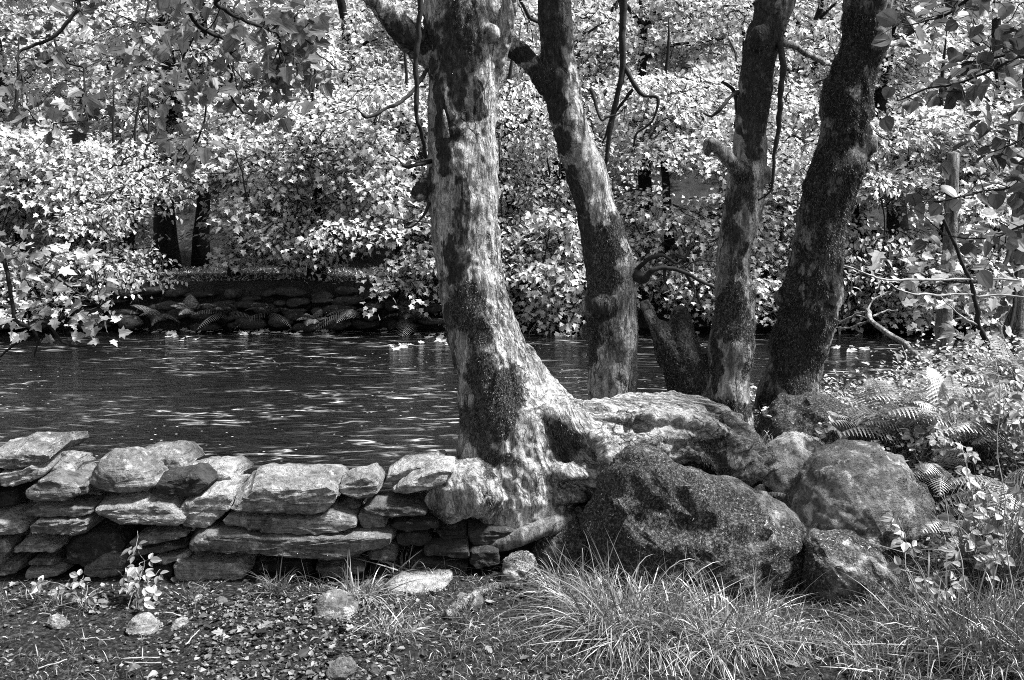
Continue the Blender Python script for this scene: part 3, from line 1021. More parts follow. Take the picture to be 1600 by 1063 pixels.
def bark_obj(name, V, T, Qq, mat, parent, moss=(), stain=(), lump=.012, ridge=.006, seed=0, moss_n=0, moss_up=0.0, ml=(.006, .015), gnarl=None, pale_lit=(), flow=None, **tags):
    Tall = np.vstack([quads_to_tris(Qq), T]) if len(T) else quads_to_tris(Qq)
    N = vertex_normals(V, Tall)
    w = fbm(V, 1.3, 2, seed + 9) * 0.25
    Pw = V + 0.12 * np.stack([fbm(V, 3.0, 2, seed + 20), fbm(V, 3.0, 2, seed + 21), 0 * w], -1)
    rd = 1 - np.abs(fbm(Pw, 16, 3, seed + 2, stretch=(1, 1, .22)))
    d = lump * fbm(V, 4.5, 3, seed) + ridge * (rd - 0.6) + ridge * 0.6 * fbm(V, 40, 3, seed + 4, stretch=(1, 1, .4))
    if gnarl is not None:
        gk = gnarl(V)
        d = d + gk * (.034 * fbm(V, 6, 4, seed + 30, stretch=(.5, 1, 1.3)) - .032 * np.clip(1 - 3.6 * np.abs(fbm(V, 6, 3, seed + 31, stretch=(.4, 1, 1.5))), 0, 1))
    V = V + N * d[:, None]
    U, W = proj(V)
    U2 = U + 34 * fbm(V, 5, 5, seed + 12, gain=.65); W2 = W + 60 * fbm(V, 4, 5, seed + 13, gain=.65)
    mo = ell(U2, W2, moss) + 0.40 * fbm(V, 11, 5, seed + 5, gain=.65) * (1 if len(moss) else 0) + moss_up * smooth(N[:, 2], .2, .8)
    sn = ell(U2, W2, stain) + 0.40 * fbm(V, 8, 5, seed + 6, gain=.65) * (1 if len(stain) else 0)
    cl = ell(U2, W2, pale_lit) if len(pale_lit) else 0
    mo = np.clip(mo - cl * .6, 0, 1); sn = np.clip(sn - cl, 0, 1)
    o = mesh_obj(name, MB().add(V, T, Qq, moss=mo, stain=sn, flow=(flow(U, W) if flow else np.zeros(len(V)))), M[mat], parent, **tags)
    if moss_n:
        mm = moss_on(V, Tall, np.where(mo > .38, mo, 0), moss_n, seed=seed, length=ml, down=.7)
        if mm: mesh_obj("moss", mm, M["moss"], o if parent is not None else o, smooth_shade=False, kind="stuff")
    return o


def branch_obj(tree, pts, mat, nseg=10, name="branch", n=None, wob=0.014, seed=0, spread=True):
    """pts: (u, v, depth, radius in px)."""
    a = np.asarray(pts, float)
    n = n or max(10, 8 * len(a))
    c = catmull(a, n)
    P = px(c[:, 0], c[:, 1], c[:, 2])
    P = P + wob * np.stack([fbm(P, 9, 3, seed + q) for q in range(3)], -1)
    V, Qq, T = tube(P, np.clip(c[:, 3], .5, None) * c[:, 2] / F * (1 + .18 * fbm(P, 14, 2, seed + 5)), nseg)
    return P, V, Qq, T


def simple_branch(tree, pts, mat, nseg=9, name="branch", seed=0, **k):
    P, V, Qq, T = branch_obj(tree, pts, mat, nseg, name, seed=seed, **k)
    N = vertex_normals(V, quads_to_tris(Qq))
    V = V + N * (0.004 * fbm(V, 22, 3, seed))[:, None]
    return mesh_obj(name, MB().add(V, T, Qq, moss=np.zeros(len(V)), stain=np.full(len(V), .2)), M[mat], tree)


# ---------------------------------------------------------------- A: the big pale trunk with its spreading root plate
yA = lambda v: 4.42 + 0.10 * max(0.0, (560 - v) / 560)
rowsA = [(-420,676,768),(-200,670,770),(-60,668,774),(0,668,776),(50,668,780),(100,670,780),(150,670,776),(200,670,776),(250,672,775),(290,668,774),(340,672,776),(400,681,778),(430,685,783),(480,690,796),(520,699,810),(560,706,826),(600,713,845),(640,716,866),(680,716,884),(720,712,900),(760,712,905),(800,715,905)]
mbA = MB()
V, Qq, T = trunk_tube(rowsA, yA, 90, 40); mbA.add(V, T, Qq)
def blob(outline, y, hd, p=2.2, n=90, slope=0.1, seed=0, amp=.015):
    V, T, Qq = inflate(outline, y, hd, n=n, p=p, slope=slope, amp=amp, freq=5, seed=seed, planes=0, rnd=True, detail=0, sm=3)
    mbA.add(V, T, Qq)
blob([(664,780),(676,745),(700,726),(735,715),(770,730),(790,780),(770,806),(735,806),(702,816),(682,800)], 4.13, .13, seed=11, slope=.02)                       # snout-like foot over the wall
blob([(770,700),(830,640),(880,632),(930,634),(990,629),(1050,626),(1085,632),(1120,652),(1110,700),(1050,720),(980,740),(940,768),(880,778),(800,780),(765,768)], 4.52, .27, seed=12)
blob([(1040,640),(1085,634),(1130,650),(1172,664),(1192,694),(1196,725),(1168,757),(1128,762),(1085,735),(1050,715)], 4.56, .20, seed=13)
blob([(750,770),(800,750),(880,750),(940,755),(955,770),(900,784),(810,788),(760,786)], 4.30, .12, seed=14)                                          # low lip of root above the wall
V, Qq, T = tube(catmull(px([845, 900, 960, 1000, 1050, 1100, 1150], [640, 668, 690, 690, 705, 735, 770], [4.36, 4.32, 4.36, 4.42, 4.42, 4.42, 4.5]), 40), np.linspace(.10, .045, 40), 16); mbA.add(V, T, Qq)
V, Qq, T = tube(catmull(px([800, 850, 905, 960, 1020, 1080, 1110], [560, 620, 652, 640, 634, 636, 660], [4.42, 4.45, 4.5, 4.55, 4.6, 4.6, 4.6]), 40), np.linspace(.10, .05, 40), 16); mbA.add(V, T, Qq)
for (uu, vv, yy, r0, r1) in (([860, 930, 1000, 1070, 1130, 1180], [700, 668, 652, 655, 680, 730], [4.3, 4.32, 4.36, 4.38, 4.40, 4.44], .06, .035), ([820, 880, 930, 970], [745, 735, 745, 770], [4.28, 4.22, 4.22, 4.26], .06, .04),
                           ([1010, 1060, 1120, 1165], [628, 622, 640, 672], [4.62, 4.60, 4.58, 4.56], .035, .03)):
    V, Qq, T = tube(catmull(px(uu, vv, yy), 36), np.linspace(r0, r1, 36), 14); mbA.add(V, T, Qq)
for (uu, vv, yy, r0, r1) in (([1040, 1080, 1120, 1150], [690, 705, 740, 790], [4.36, 4.34, 4.36, 4.4], .045, .022), ([930, 950, 945, 935], [680, 710, 750, 800], [4.26, 4.2, 4.2, 4.25], .05, .025), ([1130, 1175, 1205, 1215], [655, 690, 730, 780], [4.5, 4.5, 4.52, 4.55], .045, .02)):
    V, Qq, T = tube(catmull(px(uu, vv, yy), 30), np.linspace(r0, r1, 30), 12); mbA.add(V, T, Qq)
V, Qq, T = tube(catmull(px([745, 760, 775, 790], [640, 700, 760, 800], [4.33, 4.28, 4.24, 4.26]), 20), [.07] * 20, 14); mbA.add(V, T, Qq)
# limbs that leave the trunk in the picture
V, Qq, T = tube(catmull(px([470, 545, 598, 630, 662, 700], [-110, -45, 12, 48, 78, 118], [4.1, 4.25, 4.35, 4.42, 4.48, 4.5]), 40), np.linspace(.038, .062, 40), 16); mbA.add(V, T, Qq)
V, Qq, T = tube(catmull(px([812, 800, 790, 778, 760], [-90, -20, 30, 70, 130], [4.35, 4.4, 4.42, 4.45, 4.5]), 30), np.linspace(.022, .05, 30), 14); mbA.add(V, T, Qq)
# knots and the ball-shaped burl
for (u, v, y, r) in ((657, 302, 4.42, .036), (668, 296, 4.46, .05), (768, 52, 4.37, .035), (712, 206, 4.36, .045), (690, 232, 4.40, .05)):
    c = px(u, v, y)
    V, Qq, T = tube(c + np.linspace(-1, 1, 12)[:, None] * np.array([0, 0, r * .98]), r * np.sqrt(np.clip(1 - np.linspace(-1, 1, 12) ** 2, .02, 1)), 14); mbA.add(V, T, Qq)
V, T, Qq = union_remesh(mbA, 0.009, 5)
treeA = empty("sycamore_tree", px(775, 790, 4.42), "large pale-barked tree with flaring roots gripping the end of the wall", "tree")
bark_obj("trunk", V, T, Qq, "bark_pale", treeA, seed=50, lump=.018, ridge=.020, gnarl=lambda P: smooth(1.0 - P[:, 2], .1, .45) * (.25 + .75 * smooth(proj(P)[0], 860, 960)), flow=lambda U, W: .55 * smooth(U, 840, 940) * smooth(W, 600, 640), pale_lit=[(768,330,26,300,.9),(790,480,30,80,.8),(830,590,36,70,.8),(700,310,16,40,.5),(720,770,50,40,.6),(960,650,80,22,.6)],  # pale ellipses along the right edge paint the trunk's lit side
         moss=[(745,495,48,60,1),(790,615,42,40,.9),(765,665,52,75,1),(752,580,36,40,.8),(735,735,26,24,.4),(690,790,25,22,.7),(1000,690,60,24,.45),(880,680,26,44,.65),(1120,715,40,26,.6),(772,742,16,34,.9),(800,745,22,24,.6),(735,20,36,60,.5)],  # real moss, plus dark moss painted into the crease beside the foot
         stain=[(716,60,38,110,1),(722,150,34,60,1),(690,240,22,42,1),(680,170,14,120,.8),(640,60,60,40,.8),(655,302,24,24,1),(716,330,26,70,.75),(712,410,30,60,.8),(700,560,14,120,.7),(880,690,36,50,.7),(950,770,70,20,.7),(1100,740,70,24,.8),(1000,720,60,20,.7),(1150,700,26,20,.4),(1010,705,130,30,.30)],  # dark bark, plus shade painted on the left-centre side and root hollows
         moss_n=26000)
simple_branch(treeA, [(657,-30,4.2,4.5),(653,60,4.2,4),(650,110,4.2,3.6),(652,180,4.22,3.6),(659,205,4.25,3),(664,248,4.35,3)], "twig_dark", seed=3)
simple_branch(treeA, [(668,108,4.4,3.2),(642,148,4.3,3),(605,172,4.2,2.6),(576,184,4.15,2.2),(560,172,4.1,1.5),(530,180,4.1,1.2)], "twig_dark", seed=4)
simple_branch(treeA, [(672,253,4.4,4),(650,256,4.32,3.4),(634,260,4.3,3),(622,250,4.3,1.6),(610,242,4.3,1)], "twig_dark", seed=5)
simple_branch(treeA, [(670,318,4.4,3),(660,340,4.36,2),(640,356,4.35,1.5),(625,350,4.3,1)], "twig_dark", seed=6)
simple_branch(treeA, [(735,868,4.16,9),(790,846,4.10,12),(835,832,4.12,15),(880,815,4.2,17),(930,800,4.35,18)], "bark_dark", 14, "exposed_root", seed=8)  # dark bark tone paints the shaded hollow under the roots
mb = MB()
add_tube(mb, px([697, 695, 693], [215, 190, 172], [4.29, 4.28, 4.28]), [.016, .012, .004], 7)
mesh_obj("broken_stub", mb, M["bark_mid"], treeA)

# ---------------------------------------------------------------- B: slimmer trunk leaning from the right foot to the upper left
yB = lambda v: 5.25 - 0.25 * max(0.0, (560 - v) / 560)
rowsB = [(-350,822,868),(-100,836,886),(0,841,891),(40,843,892),(80,846,895),(113,848,898),(150,853,909),(188,861,917),(226,868,930),(263,881,942),(301,893,953),(339,903,967),(376,912,982),(400,917,985),(430,919,989),(456,919,992),(475,915,995),(500,919,997),(540,920,995),(580,921,993),(630,922,994),(700,918,1000),(760,910,1006)]
mbB = MB()
V, Qq, T = trunk_tube(rowsB, yB, 90, 36); mbB.add(V, T, Qq)
V, Qq, T = tube(catmull(px([690, 740, 787, 812, 842, 872], [10, 40, 67, 82, 112, 150], [5.0, 5.0, 5.0, 5.02, 5.05, 5.1]), 30), np.linspace(.030, .06, 30), 14); mbB.add(V, T, Qq)
for (u, v, y, r) in ((925, 480, 5.12, .06), (916, 520, 5.14, .04), (912, 555, 5.16, .025), (940, 478, 5.08, .06), (993, 425, 5.2, .045)):
    c = px(u, v, y)
    V, Qq, T = tube(c + np.linspace(-1, 1, 12)[:, None] * np.array([0, 0, r * 1.1]), r * np.sqrt(np.clip(1 - np.linspace(-1, 1, 12) ** 2, .02, 1)), 14); mbB.add(V, T, Qq)
V, T, Qq = union_remesh(mbB, 0.011, 3)
treeB = empty("leaning_tree", px(957, 700, 5.25), "slim tree with pale flaking bark leaning away behind the root plate", "tree")
bark_obj("trunk", V, T, Qq, "bark_pale", treeB, seed=60, lump=.026, ridge=.014, pale_lit=[(915,200,20,60,.9),(940,290,22,60,.9),(978,440,16,40,.9),(975,500,18,50,.7),(955,585,36,60,1.1),(975,480,18,30,.8)],  # pale ellipses on the right edge paint the lit side
         moss=[(945,380,40,60,.9),(935,440,30,50,1),(920,530,22,46,.9),(965,340,30,40,.5),(960,520,40,26,.7),(850,120,26,50,.4)],
         stain=[(868,40,40,110,1),(860,140,40,50,1),(870,240,20,70,1),(893,320,22,60,1),(905,380,20,60,.9),(935,470,30,40,.9),(930,600,14,60,.6),(985,600,10,60,.4),(810,85,40,30,.9)], moss_n=12000)
D = "twig_dark"
simple_branch(treeB, [(994,428,5.15,10),(1008,436,5.05,7),(1020,424,5.0,4),(1045,418,5.0,3.4),(1080,430,5.0,3),(1118,450,5.0,2)], D, seed=21)
simple_branch(treeB, [(994,422,5.15,4),(1014,405,5.1,3),(1037,399,5.1,2.6),(1057,410,5.1,2.2),(1075,395,5.1,1.6),(1080,372,5.1,1)], D, seed=22)
simple_branch(treeB, [(1040,414,5.02,3),(1040,435,5.0,2.4),(1046,452,5.0,1)], D, seed=23)
simple_branch(treeB, [(1068,424,5.0,2.4),(1085,455,5.0,2),(1096,482,5.0,1)], D, seed=24)
simple_branch(treeB, [(1078,440,5.0,1.8),(1086,462,4.98,1.6),(1072,480,4.97,1)], D, seed=25)
simple_branch(treeB, [(925,140,5.05,3),(935,185,5.0,2),(950,182,5,1.6),(968,178,5.,1)], D, seed=26)
simple_branch(treeB, [(972,-60,5.6,6),(974,0,5.6,5.5),(972,60,5.6,5),(971,115,5.6,4.6),(957,180,5.6,4),(950,235,5.6,3.6),(943,272,5.6,3)], D, seed=27)
simple_branch(treeB, [(973,100,5.6,4),(988,132,5.6,3.6),(1006,147,5.6,3.2),(1028,153,5.6,2.6),(1020,190,5.6,2),(995,208,5.6,1.8),(990,228,5.6,1.2)], D, seed=28)
simple_branch(treeB, [(990,140,5.6,2.6),(975,160,5.62,2.2),(960,180,5.65,2),(940,225,5.65,1.6)], D, seed=29)

# ---------------------------------------------------------------- C: mossy pole trunk with a broken side limb
yC = lambda v: 5.2 + 0.05 * max(0.0, (560 - v) / 560)
rowsC = [(-300,1265,1305),(-100,1212,1262),(0,1192,1242),(22,1182,1233),(45,1166,1225),(64,1163,1218),(94,1159,1211),(131,1155,1205),(169,1153,1201),(207,1151,1196),(244,1145,1193),(271,1138,1197),(293,1135,1190),(338,1129,1182),(376,1124,1177),(400,1121,1175),(430,1120,1174),(460,1118,1175),(490,1115,1176),(520,1112,1176),(560,1109,1175),(600,1105,1173),(640,1100,1172),(700,1092,1176),(760,1088,1180)]
mbC = MB()
V, Qq, T = trunk_tube(rowsC, yC, 90, 34); mbC.add(V, T, Qq)
V, Qq, T = tube(catmull(px([1160, 1140, 1128, 1114, 1108, 1106], [272, 252, 238, 226, 232, 246], [5.15, 5.12, 5.08, 5.05, 5.05, 5.05]), 24), [.05, .045, .042, .04, .04, .04, .04, .04, .04, .04, .04, .039, .038, .037, .036, .035, .034, .032, .03, .026, .022, .018, .012, .006], 14); mbC.add(V, T, Qq)
for (u, v, y, r) in ((1186, 62, 5.16, .05), (1196, 275, 5.18, .035)):
    c = px(u, v, y)
    V, Qq, T = tube(c + np.linspace(-1, 1, 12)[:, None] * np.array([0, 0, r * 1.3]), r * np.sqrt(np.clip(1 - np.linspace(-1, 1, 12) ** 2, .02, 1)), 14); mbC.add(V, T, Qq)
V, T, Qq = union_remesh(mbC, 0.011, 3)
treeC = empty("pole_tree", px(1138, 690, 5.2), "slender mossy trunk with a snapped-off side limb and a bare pale patch", "tree")
bark_obj("trunk", V, T, Qq, "bark_mid", treeC, seed=70, lump=.03, ridge=.014, pale_lit=[(1150,560,22,64,1.4),(1165,345,10,40,.6),(1125,245,26,26,.9),(1160,420,10,40,.5)],
         moss=[(1140,480,40,46,1),(1150,420,36,40,.6),(1140,650,50,30,1),(1115,560,12,70,.6),(1178,540,10,70,.7),(1160,300,30,60,.55),(1180,120,40,90,.45)],
         stain=[(1185,60,46,90,1),(1175,160,34,80,.9),(1170,230,32,40,.8),(1160,310,34,50,.7),(1150,380,40,60,.6),(1112,570,12,80,.8)], moss_n=12000)
simple_branch(treeC, [(1217,66,5.2,5),(1222,85,5.1,5),(1223,113,5.1,4.6),(1221,150,5.1,4.2),(1217,190,5.1,3.8),(1212,226,5.1,3.4),(1210,270,5.1,2.6),(1204,297,5.1,2),(1184,312,5.12,1.6)], D, seed=31)
simple_branch(treeC, [(1214,64,5.2,6),(1246,75,5.4,5),(1280,94,5.6,4),(1300,100,5.8,3)], "bark_mid", seed=32)
simple_branch(treeC, [(1153,145,5.2,4),(1142,150,5.1,3),(1130,165,5.0,2.6),(1115,182,5.0,2),(1100,178,5.0,1.2)], D, seed=33)
simple_branch(treeC, [(1150,200,5.25,4),(1152,170,5.3,4),(1144,140,5.3,3),(1128,130,5.3,2)], D, seed=34)

# ---------------------------------------------------------------- D: thick dark mossy trunk leaning right
yD = lambda v: 5.35 - 0.15 * max(0.0, (560 - v) / 560)
rowsD = [(-300,1400,1480),(-100,1352,1424),(0,1328,1397),(38,1318,1390),(68,1311,1381),(98,1303,1371),(131,1293,1361),(169,1287,1359),(207,1279,1357),(226,1276,1359),(263,1268,1350),(301,1256,1338),(338,1248,1326),(376,1242,1318),(400,1239,1317),(425,1234,1314),(446,1226,1312),(462,1220,1310),(490,1219,1303),(520,1216,1296),(550,1210,1288),(580,1202,1282),(610,1188,1282),(650,1172,1292),(700,1160,1305),(760,1150,1315)]
mbD = MB()
V, Qq, T = trunk_tube(rowsD, yD, 90, 40); mbD.add(V, T, Qq)
for (u, v, y, r) in ((1219, 464, 5.27, .05), (1236, 455, 5.26, .07), (1352, 225, 5.22, .05)):
    c = px(u, v, y)
    V, Qq, T = tube(c + np.linspace(-1, 1, 12)[:, None] * np.array([0, 0, r * 1.2]), r * np.sqrt(np.clip(1 - np.linspace(-1, 1, 12) ** 2, .02, 1)), 14); mbD.add(V, T, Qq)
V, T, Qq = union_remesh(mbD, 0.012, 3)
treeD = empty("mossy_tree", px(1235, 690, 5.35), "thick dark moss-clad trunk leaning right behind the boulders", "tree")
bark_obj("trunk", V, T, Qq, "bark_dark", treeD, seed=80, lump=.045, ridge=.022, pale_lit=[(1258,428,10,14,1),(1282,424,8,12,1),(1272,462,7,14,1),(1236,405,7,10,1),(1330,150,9,12,1),(1300,300,9,14,.9),(1268,510,7,10,.9),(1222,610,12,14,.9),(1350,110,8,8,.9)],
         moss=[(1330,120,60,140,.85),(1300,300,60,120,.85),(1255,440,60,70,.9),(1245,540,60,90,.95),(1235,640,70,60,.9)], stain=[(1360,120,20,200,.8),(1310,380,26,120,.8),(1290,520,14,80,.8)], moss_n=34000, ml=(.007, .018))

# ---------------------------------------------------------------- leaning snapped stump between B and C
V, T, Qq = inflate([(997,470),(1014,466),(1028,498),(1046,505),(1052,482),(1066,476),(1080,492),(1086,528),(1104,552),(1110,590),(1112,660),(1090,690),(1060,670),(1046,630),(1036,590),(1020,530),(1006,490)],
                   5.25, .14, n=150, p=2.2, slope=.05, amp=.02, freq=6, seed=90, planes=0, rnd=True, detail=.006, sm=1)
bark_obj("tree_stump", V, T, Qq, "bark_dark", None, seed=91, moss=[(1070,560,50,80,.95)], stain=[(1020,520,20,60,.5)], moss_n=8000,
         label="dark jagged stump of a snapped stem leaning left against the slender trunk", cat="tree stump")

# ---------------------------------------------------------------- leafy boughs that hang into the picture
LEAF_MESH = {}
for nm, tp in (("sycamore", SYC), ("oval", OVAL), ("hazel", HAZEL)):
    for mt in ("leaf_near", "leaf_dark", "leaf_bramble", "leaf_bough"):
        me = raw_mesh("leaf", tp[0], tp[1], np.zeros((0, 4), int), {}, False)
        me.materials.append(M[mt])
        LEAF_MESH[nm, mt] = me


def leaf_matrix(p, d, nrm, s):
    X, Y, Z = frames(np.asarray(d, float)[None], np.asarray(nrm, float)[None])
    m = np.eye(4)
    m[:3, 0], m[:3, 1], m[:3, 2], m[:3, 3] = X[0] * s, Y[0] * s, Z[0] * s, p
    return m


def bough(tree, pts, clusters, leaf, size, seed, mat="twig_dark", face=(0, -.7, .55), hang=-.6, per=5, spread=.05, depth=.5, stub=None):
    """A branch (traced curve), its twigs in the same mesh, and single leaves as its sub-parts. clusters: (u, v, ru, rv, count)."""
    r = np.random.default_rng(seed)
    mb = MB()
    allP = []
    for k, pl in enumerate(pts):
        P, V, Qq, T = branch_obj(tree, pl, mat, 7, seed=seed + k, wob=.02)
        mb.add(V, T, Qq)
        allP.append(P)
    AP = np.vstack(allP)
    au, av = proj(AP)
    leaves = []
    for (u, v, ru, rv, cnt) in clusters:
        j = np.argmin((au - u) ** 2 + (av - v) ** 2)
        for q in range(max(1, round(cnt / per))):
            a, rad = r.uniform(0, 6.283), math.sqrt(r.uniform(0.02, 1))
            tu, tv = u + ru * rad * math.cos(a), v + rv * rad * math.sin(a)
            near = np.argsort((au - tu) ** 2 + (av - tv) ** 2)[: 12]
            s = AP[r.choice(near)]
            e = px(tu, tv, s[1] + r.uniform(-depth, depth))
            tw = wander(s, e, 9, .10, int(r.integers(1e6)), sag=-.06)
            add_tube(mb, tw, np.linspace(.0042, .0014, 9) * (s[1] / 5.5), 4)
            for i in range(per):
                t = 0.35 + 0.65 * (i + r.random()) / per
                pos = tw[min(8, int(t * 8))] + r.normal(size=3) * spread
                d = norm(np.array([r.normal() * .8, r.normal() * .6, hang + r.normal() * .35]))
                nn = np.array(face) + r.normal(size=3) * .45
                leaves.append((pos, d, nn, size * r.uniform(.65, 1.2)))
    br = mesh_obj("branch", mb, M[mat], tree)
    for pos, d, nn, s in leaves:
        place("leaf", LEAF_MESH[leaf], leaf_matrix(pos, d, nn, s), br)
    return len(leaves)


def Z1(l, y, r0, r1):
    n = len(l)
    return [(x / 2.658, yy / 2.658, y[0] + (y[1] - y[0]) * i / max(1, n - 1), r0 + (r1 - r0) * i / max(1, n - 1)) for i, (x, yy) in enumerate(l)]


def C1(l): return [(x / 2.658, y / 2.658, a / 2.658, b / 2.658, c) for x, y, a, b, c in l]


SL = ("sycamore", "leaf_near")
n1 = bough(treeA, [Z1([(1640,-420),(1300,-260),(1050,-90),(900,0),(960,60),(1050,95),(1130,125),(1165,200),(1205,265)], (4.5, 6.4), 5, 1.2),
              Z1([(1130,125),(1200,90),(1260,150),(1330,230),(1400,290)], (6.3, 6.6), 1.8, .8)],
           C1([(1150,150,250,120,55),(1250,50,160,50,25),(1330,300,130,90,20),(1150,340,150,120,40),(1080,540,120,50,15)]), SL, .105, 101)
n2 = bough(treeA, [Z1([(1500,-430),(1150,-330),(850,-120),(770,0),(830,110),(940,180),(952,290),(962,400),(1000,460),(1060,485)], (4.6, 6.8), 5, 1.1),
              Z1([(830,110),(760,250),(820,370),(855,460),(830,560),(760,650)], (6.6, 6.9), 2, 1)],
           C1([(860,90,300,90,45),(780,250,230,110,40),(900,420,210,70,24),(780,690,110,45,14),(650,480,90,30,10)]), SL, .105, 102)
leftT = empty("overhanging_tree", (-5.6, 7.2, float(gz(-5.6, 4.0))), "tree standing out of frame whose leafy boughs droop in along the left edge", "tree")
mb = MB(); add_tube(mb, wander((-5.6, 7.2, -.9), (-5.2, 7.3, 5.0), 20, .03, 5), np.linspace(.2, .12, 20), 14)
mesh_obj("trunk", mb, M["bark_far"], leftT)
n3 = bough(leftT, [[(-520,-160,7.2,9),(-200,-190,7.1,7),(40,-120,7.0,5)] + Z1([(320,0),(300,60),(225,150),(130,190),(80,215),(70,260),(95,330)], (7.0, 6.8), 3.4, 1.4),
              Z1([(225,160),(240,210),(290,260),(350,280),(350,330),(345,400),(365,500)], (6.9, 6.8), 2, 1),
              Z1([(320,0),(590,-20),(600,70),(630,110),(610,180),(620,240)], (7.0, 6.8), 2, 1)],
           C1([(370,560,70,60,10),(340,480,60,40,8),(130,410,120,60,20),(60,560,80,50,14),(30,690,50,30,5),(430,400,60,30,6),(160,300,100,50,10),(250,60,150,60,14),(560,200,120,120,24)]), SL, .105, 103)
n4 = bough(leftT, [[(-480,150,7.2,8),(-260,230,7.2,7),(-80,330,7.3,5),(0,395,7.3,3.4),(22,490,7.3,3.2),(46,512,7.3,3),(60,530,7.3,2),(54,556,7.3,1)],
              [(44,510,7.3,2.6),(70,505,7.3,2.6),(100,535,7.3,2.4),(138,538,7.3,1.8),(150,515,7.3,1)],
              [(44,525,7.3,2.2),(20,540,7.3,1.8),(0,558,7.3,1.6)],
              [(0,395,7.3,2),(50,410,7.3,1.6),(110,450,7.35,1.4),(160,480,7.3,1)]],
           [(60,440,70,40,46),(130,500,40,30,28),(20,480,40,40,24),(100,400,70,30,26),(150,440,30,40,14),(30,370,50,30,16)], ("sycamore", "leaf_bough"), .10, 104, per=6, spread=.06, face=(0, -.5, .8), hang=-.25)
rightT = empty("shade_toned_tree", (3.05, 4.2, float(gz(3.05, 4.2))), "broad-leaved tree out of frame, its shade-toned boughs filling the upper right corner", "tree")
mb = MB(); add_tube(mb, wander((3.05, 4.2, 0.0), (2.75, 4.0, 3.6), 20, .03, 6), np.linspace(.09, .05, 20), 12)
mesh_obj("trunk", mb, M["bark_dark"], rightT)
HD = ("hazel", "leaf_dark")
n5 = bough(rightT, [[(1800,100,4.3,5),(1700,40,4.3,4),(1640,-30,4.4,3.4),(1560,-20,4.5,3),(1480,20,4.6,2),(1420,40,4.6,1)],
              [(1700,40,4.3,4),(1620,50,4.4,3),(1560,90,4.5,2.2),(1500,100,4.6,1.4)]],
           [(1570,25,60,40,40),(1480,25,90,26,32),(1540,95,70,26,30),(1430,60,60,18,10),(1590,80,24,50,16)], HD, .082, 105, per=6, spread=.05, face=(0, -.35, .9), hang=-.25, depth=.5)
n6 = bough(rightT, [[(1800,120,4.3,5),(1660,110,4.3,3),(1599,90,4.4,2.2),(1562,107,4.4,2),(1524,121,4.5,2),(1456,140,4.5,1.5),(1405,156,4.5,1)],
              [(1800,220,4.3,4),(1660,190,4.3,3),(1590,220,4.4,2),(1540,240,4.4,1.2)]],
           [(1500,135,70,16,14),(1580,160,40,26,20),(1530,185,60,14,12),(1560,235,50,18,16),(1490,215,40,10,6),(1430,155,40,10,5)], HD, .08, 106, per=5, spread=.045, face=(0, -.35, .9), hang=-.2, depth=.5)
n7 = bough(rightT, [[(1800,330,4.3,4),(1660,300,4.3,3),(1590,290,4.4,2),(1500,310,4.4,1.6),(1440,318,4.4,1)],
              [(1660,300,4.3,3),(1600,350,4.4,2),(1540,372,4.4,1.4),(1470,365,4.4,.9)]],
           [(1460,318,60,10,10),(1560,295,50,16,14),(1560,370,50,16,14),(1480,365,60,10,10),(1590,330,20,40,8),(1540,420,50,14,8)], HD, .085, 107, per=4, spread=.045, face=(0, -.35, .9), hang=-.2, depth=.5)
# unseen leaf sprays added above the picture to shade the foreground
def shade_crown(tree, lo, hi, n, seed):
    r = np.random.default_rng(seed)
    mb = MB()
    for k in range(n):
        c = np.array([r.uniform(lo[0], hi[0]), r.uniform(lo[1], hi[1]), r.uniform(lo[2], hi[2])])
        m = 46
        P = c + r.normal(size=(m, 3)) * np.array([.32, .32, .07])
        a = r.uniform(0, 6.283, m)
        scatter_leaves(mb, WOODL, P, np.stack([np.cos(a), np.sin(a), r.normal(size=m) * .3 - .2], -1), np.stack([r.normal(size=m) * .35, r.normal(size=m) * .35, np.ones(m)], -1), r.uniform(.12, .2, m), r.random(m))
    mesh_obj("crown", mb, M["leaf_wood"], tree, smooth_shade=False, kind="stuff")


shade_crown(treeA, (-3.6, 2.2, 4.0), (0.0, 5.6, 6.2), 20, 11)
print("leaves", n1, n2, n3, n4, n5, n6, n7)

# ================================================================== THE FAR BANK
OVALF = leaf_template([(0.25, 0.27), (0.62, 0.22)], [], fold=0.2)
GAPS = [(90,40,110,50),(285,372,85,70),(420,448,85,42),(300,462,70,30),(560,470,50,14),(330,300,20,30)]       # openings between the crowns


_gr = np.random.default_rng(404)
POCKETS = [(_gr.uniform(0, 1600), _gr.uniform(190, 450), _gr.uniform(22, 44), _gr.uniform(14, 26)) for _ in range(22)]   # shadowy pockets between boughs


def in_gap(u, v, grow=1.0):
    return any(((u - a) / (c * grow)) ** 2 + ((v - b) / (d * grow)) ** 2 < 1 for a, b, c, d in GAPS)


